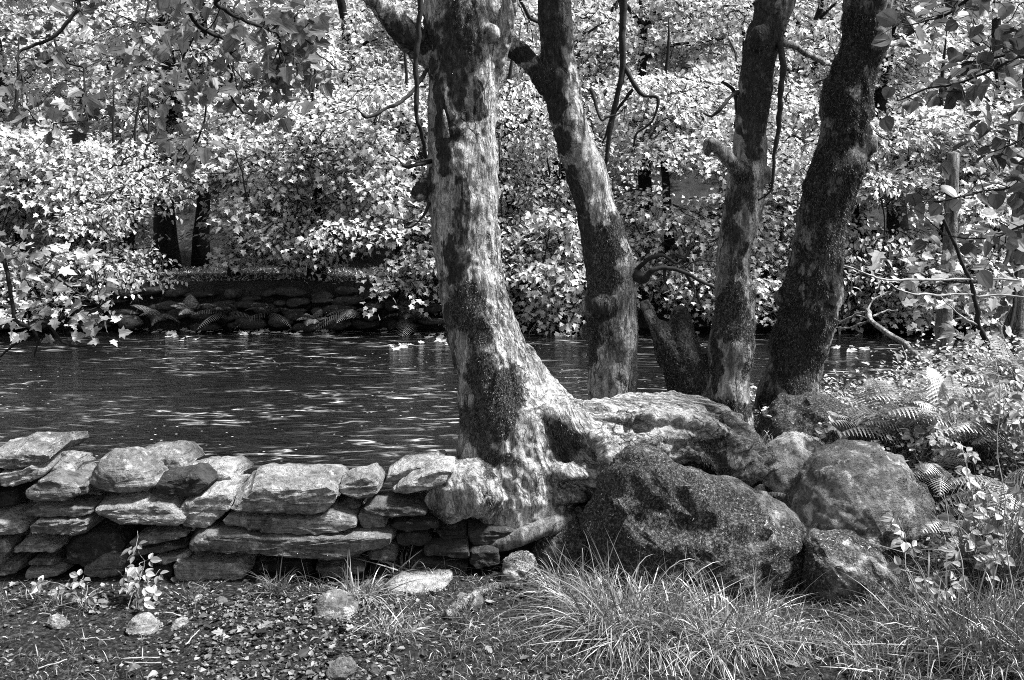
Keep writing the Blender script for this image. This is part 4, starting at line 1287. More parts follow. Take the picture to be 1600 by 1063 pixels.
def spray(mbl, mbt, c, out, rad, nleaf, size, r, droop=.35, tpl=None, twigs=5):
    """A flat drooping spray of leaves on forked twigs."""
    out = norm(out)
    up = norm(np.array([0, 0, 1.0]) + out * droop + r.normal(size=3) * .20)
    ax = norm(out - up * out.dot(up))
    sd_ = np.cross(up, ax)
    nt = twigs
    tips = []
    s0 = c - ax * rad
    for k in range(nt):
        a = (k - (nt - 1) / 2) / nt * 2.0 + r.normal() * .15
        L = rad * (2.0 - abs(a) * .7) * r.uniform(.8, 1.1)
        e = s0 + (ax * math.cos(a) + sd_ * math.sin(a)) * L + np.array([0, 0, -.12 * L])
        tw = wander(s0, e, 6, .08, int(r.integers(1e6)), sag=-.05)
        add_tube(mbt, tw, np.linspace(.013, .004, 6), 3)
        tips.append(tw)
    k = r.integers(0, nt, nleaf)
    t = r.uniform(.2, 1.0, nleaf) * 5
    i = np.clip(t.astype(int), 0, 4)
    fr = (t - i)[:, None]
    TW = np.array(tips)
    P = TW[k, i] * (1 - fr) + TW[k, i + 1] * fr
    off = r.normal(size=(nleaf, 3)) * np.array([.10, .10, .05])
    P = P + off
    d = norm(off * np.array([4, 4, 0]) + ax * .5 + r.normal(size=(nleaf, 3)) * .4 + np.array([0, 0, -.35]))
    nrm = up + r.normal(size=(nleaf, 3)) * .36
    scatter_leaves(mbl, FARL if tpl is None else tpl, P, d, nrm, size * r.uniform(.6, 1.25, nleaf), r.random(nleaf))


def far_tree(u, y, label, hpx, ru, vr, nspray, seed, trunk_r=.12, stems=1, lean=0.0, nleaf=118, size=.098, mat="bark_far", fwd=1.6, name="riverside_tree", leafmat="leaf_far", group="leafy trees along the far bank", limbs=9, droop=.30, tpl=None, upper=0):
    """Trunk, limbs and a crown of leaf sprays. vr: photo rows the crown spans at its depth; ru: half width in px."""
    r = np.random.default_rng(seed)
    b = px(u, 440, y); x0 = b[0]
    z0 = float(gz(x0, y)) - .05
    root = empty(name, (x0, y, z0), label, "tree", group)
    top = px(u + lean, hpx, y)
    stemp = []
    for s in range(stems):
        e = top + np.array([r.normal() * .5 * (stems > 1), r.normal() * .3 * (stems > 1), 0])
        st = wander((x0 + .14 * s * (stems > 1) - .1 * (stems > 1), y + r.normal() * .1 * (stems > 1), z0), e, 16, .03, seed * 7 + s)
        rad = np.linspace(trunk_r, trunk_r * .10, 16) * (1 if s == 0 else .75)
        rad[0] *= 1.35; rad[1] *= 1.12
        V, Qq, T = tube(st, rad, 10)
        V = V + vertex_normals(V, quads_to_tris(Qq)) * (0.1 * trunk_r * fbm(V, 5, 3, seed))[:, None]
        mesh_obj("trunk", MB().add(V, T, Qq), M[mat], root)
        stemp.append(st)
    mbl, mbt = MB(), MB()
    cs = []
    tries = 0
    while len(cs) < nspray and tries < nspray * 12:
        tries += 1
        su = u + ru * r.uniform(-1, 1)
        sv = vr[0] + (vr[1] - vr[0]) * r.random() ** .85
        sy = y - fwd * abs(r.normal()) * .6 + r.uniform(-.2, .5)
        if in_gap(su, sv) or (y < 18 and any(((su - a) / (c + 26)) ** 2 + ((sv - b_) / (d + 16)) ** 2 < 1 for a, b_, c, d in POCKETS)):
            continue
        c = px(su, sv, sy)
        if c[2] < float(gz(c[0], c[1])) + .25 or c[2] < WATER_Z + .25:
            continue
        cs.append(c)
    cs = np.array(cs)
    ST = np.vstack(stemp)
    # limbs reach out to well spread sprays
    pick = cs[r.choice(len(cs), min(limbs, len(cs)), replace=False)]
    LP = [ST[5:]]
    for q, e in enumerate(pick):
        h = np.clip(e[2] - .35 * np.linalg.norm(e[:2] - ST[0][:2]), z0 + .5, ST[-1][2])
        s = ST[np.argmin(np.abs(ST[:, 2] - h) + (0 if stems == 1 else 0))]
        li = wander(s, e, 12, .07, seed * 31 + q, sag=-.10)
        mb = MB(); add_tube(mb, li, np.linspace(trunk_r * .34, .009, 12), 6)
        mesh_obj("branch", mb, M[mat if q % 4 else "twig_pale"], root)
        LP.append(li[4:])
    LP = np.vstack(LP)
    for c in cs:
        d2 = np.linalg.norm(LP - c, axis=1)
        s = LP[np.argmin(d2)]
        out = (c - ST[len(ST) // 2]) * np.array([1, 1, 0]) + np.array([r.normal() * .3, -1.3, 0])
        rad = r.uniform(.42, .72)
        if d2.min() > .5:
            add_tube(mbt, wander(s, c - norm(out) * rad, 6, .08, int(r.integers(1e6)), sag=-.08), np.linspace(.014, .010, 6), 4)
        spray(mbl, mbt, c, out, rad, nleaf, size, r, droop, tpl=tpl)
    for q in range(upper):                      # unseen sprays added above the picture to shade what is below
        c = px(u + r.uniform(-1.2, 1.2) * ru, r.uniform(-330, -60), y + r.uniform(-2.0, 2.5))
        spray(mbl, mbt, c, np.array([r.normal(), r.normal(), 0]), r.uniform(.8, 1.2), 60, .24, r, .2, tpl=WOODL, twigs=3)
    for q in range(9):                          # bare twigs reaching out of the leaves
        c = cs[int(r.integers(len(cs)))] + np.array([0, -.35, 0])
        e = c + np.array([r.normal() * .8, r.normal() * .3 - .2, r.normal() * .35])
        tw = wander(c, e, 10, .13, int(r.integers(1e6)))
        add_tube(mbt, tw, np.linspace(.013, .005, 10), 4)
        for _ in range(2):
            i = int(r.integers(3, 9))
            add_tube(mbt, wander(tw[i], tw[i] + r.normal(size=3) * np.array([.3, .2, .25]), 6, .12, int(r.integers(1e6))), np.linspace(.008, .003, 6), 3)
    cr = mesh_obj("crown", mbl, M[leafmat], root, smooth_shade=False, kind="stuff")
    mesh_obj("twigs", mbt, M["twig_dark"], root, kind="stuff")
    return root


# ---- front row, rooted on the bank edge and drooping to the water
FRONT = [
    (30, 17.3, "leafy tree on the far bank behind the twisted bough at the left edge", 60, 120, (200, 490), 50, 1, .11),
    (180, 17.2, "several-stemmed far-bank tree left of the dark trunks in the clearing", 120, 90, (230, 452), 38, 4, .09),
    (365, 17.6, "light-leaved far-bank tree just right of the dark trunks in the clearing", 60, 75, (150, 405), 32, 1, .09),
    (500, 17.3, "far-bank tree drooping to the water left of the pale trunk, over the grassy path", 40, 90, (150, 450), 42, 2, .10),
    (630, 17.2, "far-bank tree whose low leaves touch the pale trunk's left side", 40, 80, (140, 476), 44, 1, .10),
    (800, 17.2, "far-bank tree showing between the pale trunk and the leaning trunk", 30, 90, (130, 480), 44, 1, .11),
    (880, 16.9, "low bushy tree on the far bank against the leaning trunk's left edge", 200, 70, (330, 485), 24, 2, .07),
    (1045, 17.2, "far-bank tree filling the gap between the leaning trunk and slender trunk", 30, 80, (120, 480), 46, 1, .11),
    (1190, 17.2, "far-bank tree showing between the slender trunk and dark mossy trunk", 30, 80, (140, 500), 42, 1, .11),
    (1350, 17.0, "far-bank tree directly right of the dark mossy trunk, over dark water", 30, 90, (180, 510), 44, 2, .10),
    (1480, 16.8, "far-bank tree behind the bare horizontal twigs on the right", 30, 90, (170, 500), 44, 1, .11),
    (1610, 16.8, "far-bank tree cut off by the right edge of the picture", 30, 100, (180, 500), 40, 1, .11),
]
for k, (u, y, lab, hp, ru, vr, ns, st, tr) in enumerate(FRONT):
    far_tree(u, y, lab, hp, ru, vr, int(ns * 1.9), 500 + k, tr, st, size=(.104, .095, .112, .092)[k % 4], tpl=(None, OVALF, None, None)[k % 4])
MID = [
    (-10, 22.0, "taller shaded tree behind the left-edge far-bank tree", -300, 150, (-60, 230), 30, 1, .20),
    (262, 20.0, "left one of the two thick dark trunks in the clearing", -300, 130, (-80, 240), 34, 1, .24),
    (316, 20.4, "right one of the two thick dark trunks in the clearing", -300, 120, (-80, 230), 26, 1, .17),
    (520, 21.0, "tall tree behind the far bank under the broken limb left of the pale trunk", -300, 130, (-60, 230), 40, 1, .18),
    (700, 21.5, "tall tree hidden mostly by the pale trunk", -300, 120, (-60, 250), 36, 1, .16),
    (870, 21.0, "tall tree behind the upper leaning trunk", -300, 120, (-60, 250), 38, 1, .18),
    (1010, 20.5, "tall far tree with pale hanging shoots between the leaning and slender trunks", -300, 120, (-60, 250), 40, 1, .17),
    (1180, 21.0, "tall far tree behind the slender trunk's top", -300, 120, (-60, 260), 36, 1, .16),
    (1300, 21.5, "tall far tree hidden mostly by the dark mossy trunk", -300, 110, (-60, 260), 30, 1, .15),
    (1402, 19.5, "tall far tree with a dark trunk just right of the mossy trunk", -300, 110, (-60, 240), 34, 1, .22),
    (1560, 21.0, "tall far tree behind the dark leaves in the upper right corner", -300, 150, (-60, 260), 36, 1, .18),
]
for k, (u, y, lab, hp, ru, vr, ns, st, tr) in enumerate(MID):
    far_tree(u, y, lab, hp, ru, vr, int(ns * 1.7), 600 + k, tr, st, upper=34 if u < 350 else 3, nleaf=96, size=.115, fwd=2.0, tpl=(None, None, OVALF)[k % 3], name="woodland_tree", leafmat="leaf_far" if u > 350 else "leaf_wood", group="tall trees behind the far bank", limbs=8)

# the wood on the slope behind, one mass of leaves
r = np.random.default_rng(900)
mbl, mbt = MB(), MB()
for k in range(1600):
    y = r.uniform(24, 38)
    u = r.uniform(-140, 1740)
    v = r.uniform(-120, 425)
    if u < 360 and v < 150 and r.random() < .88: continue
    c = px(u, v, y)
    zg = float(gz(c[0], c[1]))
    if c[2] < zg + .3: c[2] = zg + r.uniform(.3, 1.5)
    spray(mbl, mbt, c, np.array([r.normal() * .6, -1.0, 0]), r.uniform(.6, 1.0), 62, .19, r, tpl=WOODL, twigs=3)
for k in range(150):                          # low scrub at the foot of the slope
    x, y = r.uniform(-13, 14), r.uniform(20.8, 25)
    c = np.array([x, y, float(gz(x, y)) + r.uniform(.15, .9)])
    spray(mbl, mbt, c, np.array([r.normal() * .6, -1.0, 0]), r.uniform(.4, .7), 50, .13, r, tpl=WOODL, twigs=3)
wood = mesh_obj("far_woodland", mbl, M["leaf_wood"], smooth_shade=False, label="mass of leaves of the wood on the slope behind", kind="stuff")
mesh_obj("twigs", mbt, M["twig_dark"], wood, kind="stuff")

# ---- dark stone revetment along the far bank
bank = empty("bank_wall", (-4, 16.2, -.4), "dark mossy stone edging of the far bank under the grassy path", "wall")
r = np.random.default_rng(77)
bst = []
for k in range(4):
    e = [(800 + 22 * math.cos(a) * r.uniform(.85, 1.1), 500 + 7 * math.sin(a) * r.uniform(.8, 1.1)) for a in np.arange(9) / 9 * 6.283]
    V, T, Qq = inflate(e, 16.2, .16, n=16, p=4, amp=.03, freq=4, seed=800 + k, planes=3, sm=0, detail=.01)
    V = V - px(800, 500, 16.2)
    me = raw_mesh("stone", V, T, Qq); me.materials.append(M["slate_dark"]); bst.append(me)
for row in range(5):
    u = -40 + r.uniform(0, 20)
    while u < 720:
        v = 508 - row * 12
        edge = 16.02
        m = np.eye(4)
        s = r.uniform(.45, 1.4)
        if r.random() < .18:
            u += 40
            continue
        m[0, 0] = s * 1.0; m[2, 2] = r.uniform(.6, 1.3); m[1, 1] = 1; m[2, 0] = r.normal() * .12
        m[:3, 3] = px(u, v + r.normal() * 3, edge + .06 * row + r.normal() * .07)
        place("stone", bst[int(r.integers(4))], m, bank)
        u += 44 * s * .98

# ---- ferns
def frond(mb, base, d0, L, r, curl=.45, npair=18, wid=.30, mbt=None):
    """A bipinnate frond: arching stalk, paired pinnae, each with small lobes."""
    t = np.linspace(0, 1, npair + 4)
    d0 = norm(d0)
    P = base + d0 * (L * t)[:, None]
    P[:, 2] -= curl * L * t ** 2
    tan = norm(np.gradient(P, axis=0))
    side0 = norm(np.cross(tan[0], np.array([0, 0, 1.0]) + r.normal(size=3) * .15))
    add_tube(mb, P, np.linspace(.0035, .001, len(t)) * (L / .5), 3, rnd=.3)
    for i in range(3, npair + 3):
        q = (i - 3) / npair
        wl = L * wid * (1 - q) ** .8 * (.55 + .45 * min(1, q * 5 + .3))
        s = norm(side0 - tan[i] * side0.dot(tan[i]))
        upn = np.cross(s, tan[i])
        if upn[2] < 0: upn = -upn
        for sg in (-1, 1):
            dd = norm(s * sg + tan[i] * .35 - np.array([0, 0, .25]))
            w = L / npair * .36
            n = 6
            tt = np.linspace(0, 1, n * 2 + 1)
            C = P[i] + dd * (wl * tt)[:, None]
            C[:, 2] -= .2 * wl * tt ** 2
            zig = np.where(np.arange(n * 2 + 1) % 2 == 1, 1.0, .3) * w * (1 - tt) ** .6
            A = C + tan[i] * zig[:, None] + upn * (zig * .25)[:, None]
            B = C - tan[i] * zig[:, None] + upn * (zig * .25)[:, None]
            V = np.vstack([C, A, B])
            m = n * 2 + 1
            k = np.arange(m - 1)
            f4 = np.vstack([np.stack([k, k + 1, m + k + 1, m + k], -1), np.stack([k + 1, k, 2 * m + k, 2 * m + k + 1], -1)])
            mb.add(V, None, f4, rnd=r.uniform(.2, 1))


def fern(base, label, nf, L, seed, mat="fern", dirs=None, group="ferns on the near bank", spread=1.0, curl=.45, single=False):
    r = np.random.default_rng(seed)
    root = empty("fern", base, label, "fern", group)
    for k in range(nf):
        if dirs is not None:
            d = np.array(dirs[k % len(dirs)]) + r.normal(size=3) * .12
        else:
            a = k / nf * 6.283 + r.normal() * .25
            d = np.array([math.cos(a) * spread, math.sin(a) * spread, r.uniform(.7, 1.2)])
        mb = MB()
        frond(mb, np.asarray(base) + r.normal(size=3) * np.array([.02, .02, 0]), d, L * r.uniform(.75, 1.15), r, curl)
        mesh_obj("frond", mb, M[mat], root, smooth_shade=False)
    return root


for k, (u, v, L, lab) in enumerate([
    (250, 496, .75, "dark fern clump on the far waterline below the clearing"), (300, 500, .6, "small fern clump below the right dark trunk at the far waterline"), (355, 500, .8, "largest bright fern tussock at the far waterline below the path"),
    (420, 502, .6, "fern clump at the far waterline under the grassy path"), (490, 500, .7, "spreading fern clump at the far waterline right of the path"), (560, 502, .75, "fern clump at the far waterline near the light reflection"), (640, 500, .7, "fern clump at the far waterline next to the pale trunk"),
    (860, 500, .7, "fern clump at the far waterline left of the leaning trunk"), (835, 505, .6, "low fern clump at the far waterline right of the pale trunk"), (1330, 520, .7, "fern clump overhanging dark water right of the mossy trunk")]):
    p = px(u, v, 16.0); p[2] = WATER_Z + .18 + r.uniform(0, .15)
    fern(p, lab, 6 + k % 4, L * (.6 + .5 * r.random()), 700 + k, ("grass_dark", "fern", "grass_dark")[k % 3], group="ferns along the far waterline", dirs=[(math.cos(a) * r.uniform(.3, 1), -abs(math.sin(a)) * r.uniform(.2, 1) - .1, r.uniform(.15, 1.1)) for a in r.uniform(0, 6, 9)], curl=r.uniform(.25, .7))

# ---- floating leaves and foam caught along the far edge
mb = MB()
r = np.random.default_rng(55)
for (u, v, ru, rv, n) in [(210, 514, 20, 3, 14), (255, 519, 14, 5, 14), (310, 516, 26, 3, 22), (340, 512, 30, 3, 22), (405, 519, 34, 3, 40), (490, 516, 26, 3, 24), (520, 514, 20, 3, 16), (610, 514, 30, 4, 22), (625, 541, 16, 6, 14), (690, 530, 20, 10, 20), (460, 522, 10, 3, 8), (290, 528, 18, 3, 8), (850, 512, 24, 4, 18), (1330, 545, 30, 4, 8)]:
    for _ in range(n):
        p = ground_px(u + r.normal() * ru * .6, v + r.normal() * rv * .5, WATER_Z + .012)
        if p[1] > 16.3: continue
        a = r.uniform(0, 6.283)
        scatter_leaves(mb, FARL, p[None], np.array([[math.cos(a), math.sin(a), .1]]), np.array([[r.normal() * .25, r.normal() * .25 - .2, 1]]), r.uniform(.08, .15), np.array([r.uniform(.5, 1)]))
mesh_obj("floating_leaves", mb, M["leaf_far"], smooth_shade=False, kind="stuff", label="pale leaves and scum caught along the far waterline")

# ---- light grass along the top of the far bank
r = np.random.default_rng(66)
n = 22000
X = r.uniform(-13, 13, n); Y = r.uniform(16.5, 21, n)
B = np.stack([X, Y, gz(X, Y) - .01], -1)
mb = MB()
blades(mb, B, np.stack([r.normal(size=n) * .6, r.normal(size=n) * .5, np.ones(n)], -1), r.uniform(.05, .16, n), r.uniform(.012, .025, n), r.uniform(.3, .9, n), 2, r.random(n))
mesh_obj("far_grass", mb, M["far_grass"], kind="stuff", label="light grass on the level strip above the far bank")

# ================================================================== RIGHT BANK: fallen limb, saplings, undergrowth
def lone_branch(name, plines, mat, label, cat, seed, nseg=8):
    root = None
    for k, pl in enumerate(plines):
        P, V, Qq, T = branch_obj(None, pl, mat, nseg, seed=seed + k, wob=.02)
        mb = MB().add(V, T, Qq, moss=np.zeros(len(V)), stain=np.full(len(V), .15))
        if root is None:
            root = mesh_obj(name, mb, M[mat], label=label, cat=cat)
        else:
            mesh_obj("twig", mb, M[mat], root)
    return root


def Z7(l, y, r0, r1):
    n = len(l)
    return [(1200 + x / 2.9525, 340 + yy / 2.9525, y[0] + (y[1] - y[0]) * i / max(1, n - 1), r0 + (r1 - r0) * i / max(1, n - 1)) for i, (x, yy) in enumerate(l)]


lone_branch("fallen_limb", [Z7([(462,425),(475,470),(530,520),(600,562),(680,622),(760,690),(850,716),(930,706),(990,745)], (7.6, 6.4), 3.6, 5.5),
                            Z7([(475,470),(440,490),(380,508),(300,512)], (7.6, 7.8), 2.4, 1), Z7([(470,440),(420,440),(350,470),(330,490)], (7.6, 7.8), 1.8, .8),
                            Z7([(480,460),(530,440),(560,430),(600,425)], (7.6, 7.7), 1.6, .8), Z7([(465,430),(480,390),(540,350),(580,340)], (7.6, 7.8), 1.8, .8),
                            Z7([(460,470),(400,455),(340,480),(310,470)], (7.6, 7.9), 1.4, .7), Z7([(600,562),(640,640),(640,670)], (7.3, 7.2), 1.4, .6)],
            "bark_mid", "bare grey limb with forked twigs dipping over the river on the right", "branch", 41)
rb = empty("sapling", px(1548, 590, 7.0), "thin dark curved stem with long bare sideways twigs on the right", "sapling")
for k, pl in enumerate([Z7([(780,-60),(895,210),(940,300),(960,400),(975,500),(1010,575),(1030,640)], (7.0, 7.0), 2.4, 4.8)]):
    simple_branch(rb, pl, "twig_dark", name="stem", seed=51)
simple_branch(rb, Z7([(960,290),(820,286),(700,288),(560,285),(450,255),(350,220)], (7.0, 6.8), 2.2, 1.0), "twig_pale", name="twig", seed=52)
simple_branch(rb, Z7([(945,280),(1040,284),(1180,290)], (7.0, 6.9), 2.0, 1.2), "twig_pale", name="twig", seed=53)
simple_branch(rb, Z7([(955,358),(780,355),(690,352),(610,335),(560,300)], (7.0, 6.8), 1.8, .8), "twig_pale", name="twig", seed=54)
simple_branch(rb, Z7([(960,362),(1090,362),(1181,372)], (7.0, 6.9), 1.8, 1), "twig_pale", name="twig", seed=55)
simple_branch(rb, Z7([(975,500),(900,460),(840,410),(800,370)], (7.0, 6.8), 1.8, .8), "twig_pale", name="twig", seed=56)
rt = empty("bankside_tree", (px(1585, 560, 8.6)[0], 8.6, -.05), "dark trunk forking beside the right edge, behind the ferns", "tree")
mb = MB(); add_tube(mb, catmull(px([1590, 1584, 1586, 1600, 1610], [600, 540, 450, 330, 150], [8.6, 8.6, 8.6, 8.6, 8.5]), 20), np.linspace(.14, .08, 20), 12)
mesh_obj("trunk", mb, M["bark_dark"], rt)
mb = MB(); add_tube(mb, catmull(px([1580, 1556, 1570, 1590], [560, 520, 480, 440], [8.6, 8.5, 8.5, 8.5]), 14), np.linspace(.06, .045, 14), 9)
mesh_obj("branch", mb, M["bark_dark"], rt)
rt2 = empty("bankside_tree", (px(1476, 560, 10.5)[0], 10.5, -.5), "straight dark post-like trunk standing in the water's edge on the right", "tree")
mb = MB(); add_tube(mb, catmull(px([1480, 1474, 1476, 1484, 1490], [600, 560, 480, 380, 240], [10.5, 10.5, 10.5, 10.5, 10.5]), 20), np.linspace(.11, .06, 20), 12)
mesh_obj("trunk", mb, M["bark_dark"], rt2)
nb = bough(rt, [[(1600,330,8.6,4),(1560,430,8.3,3),(1500,440,8.2,2),(1440,430,8.2,1)], [(1600,350,8.6,4),(1570,540,8.2,2.5),(1520,550,8.0,1.5)]],
           [(1500,440,70,50,50),(1400,440,60,40,30),(1560,500,50,60,50),(1500,560,60,30,34),(1570,400,40,60,30),(1420,600,30,14,14)], ("sycamore", "leaf_bough"), .12, 108, per=6, spread=.12, face=(0, -.5, .8), hang=-.3, depth=.6)

# ---- ferns on the near bank at the right
for k, (u, v, y, L, lab, dirs) in enumerate([
    (1420, 690, 4.75, .55, "bracken arching left over the domed boulder's crown", [(-.9,-.2,.75),(-.5,-.3,.9),(.3,-.2,.9),(.8,-.2,.7),(-.2,-.6,.8)]),
    (1500, 680, 4.7, .60, "tall bracken clump right of the domed boulder", [(-.7,-.3,.8),(.1,-.4,.9),(.7,-.2,.8),(-.2,.2,1),(.5,-.6,.5)]),
    (1580, 690, 4.6, .60, "bracken clump against the right edge above the brambles", [(-.8,-.2,.8),(-.3,-.4,.8),(.4,-.3,.9),(-.6,-.5,.4)]),
    (1470, 740, 4.5, .42, "pale low fern beside the domed boulder's right flank", [(-.3,-.6,.5),(.4,-.7,.4),(-.7,-.4,.4),(.1,-.5,.7)]),
    (1350, 680, 4.85, .40, "short fern between the mossy round boulder and domed boulder", [(-.6,-.3,.8),(.2,-.3,.9),(.7,-.3,.6)]),
    (1540, 640, 5.3, .55, "fern rising in front of the fallen limb's thick end", [(-.8,-.2,.6),(.3,-.2,.8),(-.3,-.3,.9),(.8,-.2,.5)]),
    (1390, 665, 5.0, .62, "pale bracken plume rising behind the domed boulder", [(-.9,-.1,.6),(-.4,-.3,.9),(.4,-.3,.8),(.9,-.1,.6),(0,-.5,.8)]),
    (1455, 660, 5.1, .66, "bracken plume against the dark water right of centre", [(-.8,-.2,.6),(-.2,-.3,.8),(.5,-.3,.7),(.9,-.2,.4)]),
    (1600, 620, 5.0, .60, "tallest bracken clump touching the right edge", [(-.9,-.2,.6),(-.5,-.3,.8),(-.2,-.3,1),(-.8,-.5,.3)]),
    (1560, 760, 4.2, .45, "bracken clump drooping among the right-edge brambles", [(-.8,-.3,.5),(-.4,-.6,.4),(.3,-.5,.6),(.7,-.3,.6)]),
    (1520, 830, 4.0, .38, "low fern half hidden by the brambles", [(-.7,-.4,.5),(.2,-.6,.5),(.6,-.3,.6)]),
    (1185, 775, 4.45, .16, "tiny dark fern in the hollow between roots and big boulder", [(-.6,-.5,.7),(.2,-.7,.6),(.7,-.4,.6),(0,-.5,.9)]),
]):
    p = px(u, v, y)
    fern(p, lab, len(dirs) * (2 if L > .3 else 1), L, 720 + k, "fern", dirs)


# ---- brambles: stems with single leaves
def bramble(base, label, canes, seed, size=.045, leaves=9, name="bramble", group="brambles", face=(0, -.6, .7)):
    r = np.random.default_rng(seed)
    root = empty(name, base, label, "plant", group)
    for c, e in enumerate(canes):
        mb = MB()
        P = wander(base + r.normal(size=3) * .02, e, 14, .08, seed + c, sag=-.18)
        add_tube(mb, P, np.linspace(.0022, .0012, 14), 5)
        stem = mesh_obj("stem", mb, M["bark_mid"], root)
        for q in range(leaves):
            t = .25 + .75 * (q + r.random() * .6) / leaves
            p = P[min(13, int(t * 13))]
            a = r.uniform(0, 6.283)
            d0 = norm(np.array([math.cos(a), math.sin(a) * .6 - .3, r.uniform(-.35, .35)]))
            n0 = np.array(face) + r.normal(size=3) * .35
            X, Y, Z = (w[0] for w in frames(d0[None], n0[None]))
            for ang, sf in ((0, 1.0), (1.1, .8), (-1.1, .8)):
                dd = X * math.cos(ang) + Y * math.sin(ang)
                place("leaf", LEAF_MESH["oval", "leaf_bramble"], leaf_matrix(p + X * .018 + dd * .006, dd - np.array([0, 0, .15]), Z + r.normal(size=3) * .12, size * sf * r.uniform(.75, 1.25)), root)
    return root


bramble(ground_px(1450, 960), "bramble with oval leaves sprawling from the leaning boulder's right side", [px(1440, 905, 3.7), px(1400, 800, 3.9), px(1500, 900, 3.6), px(1430, 960, 3.6), px(1520, 840, 3.7)], 201)
bramble(ground_px(1540, 940), "bramble thicket in front of the bracken at the right edge", [px(1540, 760, 3.9), px(1480, 790, 3.9), px(1590, 800, 3.7), px(1560, 850, 3.6), px(1600, 740, 3.8), px(1510, 720, 4.0)], 202, .048)
bramble(px(1300, 720, 4.72), "bramble sprig on the mossy round boulder", [px(1285, 632, 4.65), px(1300, 660, 4.62), px(1310, 690, 4.6)], 203, .05, 4)
bramble(px(1440, 720, 4.5), "bramble trailing over ferns behind the domed boulder", [px(1490, 690, 4.3), px(1530, 720, 4.2), px(1470, 660, 4.5), px(1420, 660, 4.6)], 204, .045, 7)
bramble(px(1580, 700, 4.4), "bramble scrambling through the tallest bracken at the right edge", [px(1560, 610, 4.4), px(1520, 650, 4.4), px(1595, 640, 4.3), px(1500, 620, 4.6), px(1580, 580, 4.5)], 208, .048, 9)
bramble(px(1360, 700, 4.75), "low bramble spreading behind the domed boulder's top", [px(1310, 650, 4.8), px(1350, 640, 4.8), px(1400, 650, 4.7), px(1440, 640, 4.8)], 209, .045, 8)
bramble(ground_px(215, 955), "bramble with opposite pale leaves growing up the wall", [px(205, 885, 3.86), px(240, 865, 3.88), px(180, 890, 3.84), px(250, 890, 3.86), px(200, 930, 3.78), px(215, 830, 3.92)], 205, .04, 4)
bramble(ground_px(130, 960), "small weedy bramble at the wall's foot near the left corner", [px(130, 900, 3.84), px(90, 925, 3.8), px(40, 920, 3.8), px(160, 945, 3.75)], 206, .035, 5)
for k, (u, v, tu, tv, lab) in enumerate([(1560, 900, 1500, 690, "long pale dry stem leaning left through the brambles"), (1590, 960, 1555, 560, "tall upright dry stem with a seed head beside the bracken"), (1520, 960, 1470, 750, "thin dry stem leaning over the brambles")]):
    b = ground_px(u, v)
    mb = MB(); add_tube(mb, wander(b, px(tu, tv, b[1] + .1), 12, .03, 300 + k), np.linspace(.0028, .0014, 12), 5)
    mesh_obj("dry_stem", mb, M["twig_pale"], label=lab, cat="stem", group="dry stems")

# ================================================================== GRASS
def tussock(u, v, label, n, L, rad, seed, out=.8, width=.0046, droop=.8, mat="grass"):
    r = np.random.default_rng(seed)
    b = ground_px(u, v)
    a = r.uniform(0, 6.283, n); q = np.sqrt(r.random(n)) * rad
    B = np.stack([b[0] + np.cos(a) * q, b[1] + np.sin(a) * q * .7, np.zeros(n)], -1)
    B[:, 2] = gz(B[:, 0], B[:, 1]) - .01
    a2 = a + r.normal(size=n) * 1.1
    o = np.abs(r.normal(size=n)) * out * .75 + .08
    d = np.stack([np.cos(a2) * o, np.sin(a2) * o, np.full(n, 1.0)], -1)
    mb = MB()
    blades(mb, B, d, L * r.uniform(.25, 1.2, n), width * r.uniform(.5, 1.5, n), droop * r.uniform(.3, 1.5, n), 6, r.random(n) ** 1.4)
    m = n // 12
    blades(mb, B[:m] + np.array([0, 0, .04]), np.stack([r.normal(size=m), r.normal(size=m), np.abs(r.normal(size=m)) * .25 + .05], -1), L * r.uniform(.4, 1.0, m), width * .8, .08, 3, np.clip(r.random(m) + .4, 0, 1))
    return mesh_obj("grass_tussock", mb, M[mat], label=label, cat="grass tussock", group="grass tussocks")


tussock(985, 985, "largest pale grass tussock, spilling before the big mossy boulder", 2200, .52, .20, 1, out=1.3, droop=1.0)
tussock(1120, 1000, "pale grass tussock under the big boulder's right half", 1500, .46, .19, 2, out=1.2, droop=1.0)
tussock(890, 930, "grass tussock between the mossy rock and the big boulder", 500, .34, .11, 3, out=1.0)
tussock(1215, 1010, "grass tussock in front of the gap between the two mossy boulders", 450, .30, .13, 4)
tussock(432, 925, "sparse grass tuft in the dark hole under the long slab", 130, .26, .05, 5, out=1.1, mat="grass_dark")
tussock(560, 940, "grass tuft at the wall foot beside the pale pitted rock", 200, .30, .06, 6, out=.9)
tussock(630, 900, "dark sword-like grass tuft below the wall's broken end", 60, .34, .05, 7, out=.7, width=.008, mat="grass_dark")
tussock(610, 990, "low grass tuft right of the pale pitted rock", 260, .20, .09, 8, out=1.1)
tussock(1500, 1010, "tall grass tuft at the foot of the right-hand brambles", 600, .50, .20, 9, out=.8, mat="grass_dark")
tussock(1580, 1040, "dense dark grass tuft in the bottom right corner", 420, .40, .14, 10, out=.7, mat="grass_dark")
tussock(1380, 1045, "grass tuft below the leaning mossy boulder", 380, .26, .15, 11)
tussock(1560, 900, "grass growing up through the right-hand brambles", 520, .55, .16, 12, out=.5, droop=.4, mat="grass_dark")

for k, (u, v, lab) in enumerate([(25, 945, "weedy grass tuft at the wall foot in the left corner"), (105, 950, "weedy grass tuft under the second stack of wall stones"), (300, 935, "thin weedy tuft below the two pale stacked blocks"), (505, 925, "thin dark tuft under the long slab's middle"),
                                 (690, 900, "weedy tuft before the dark gap under the roots"), (745, 985, "low ragged tuft beside the mossy fallen branch")]):
    tussock(u, v, lab, 130, .17, .10, 20 + k, out=1.3, width=.0035, mat="grass_dark")

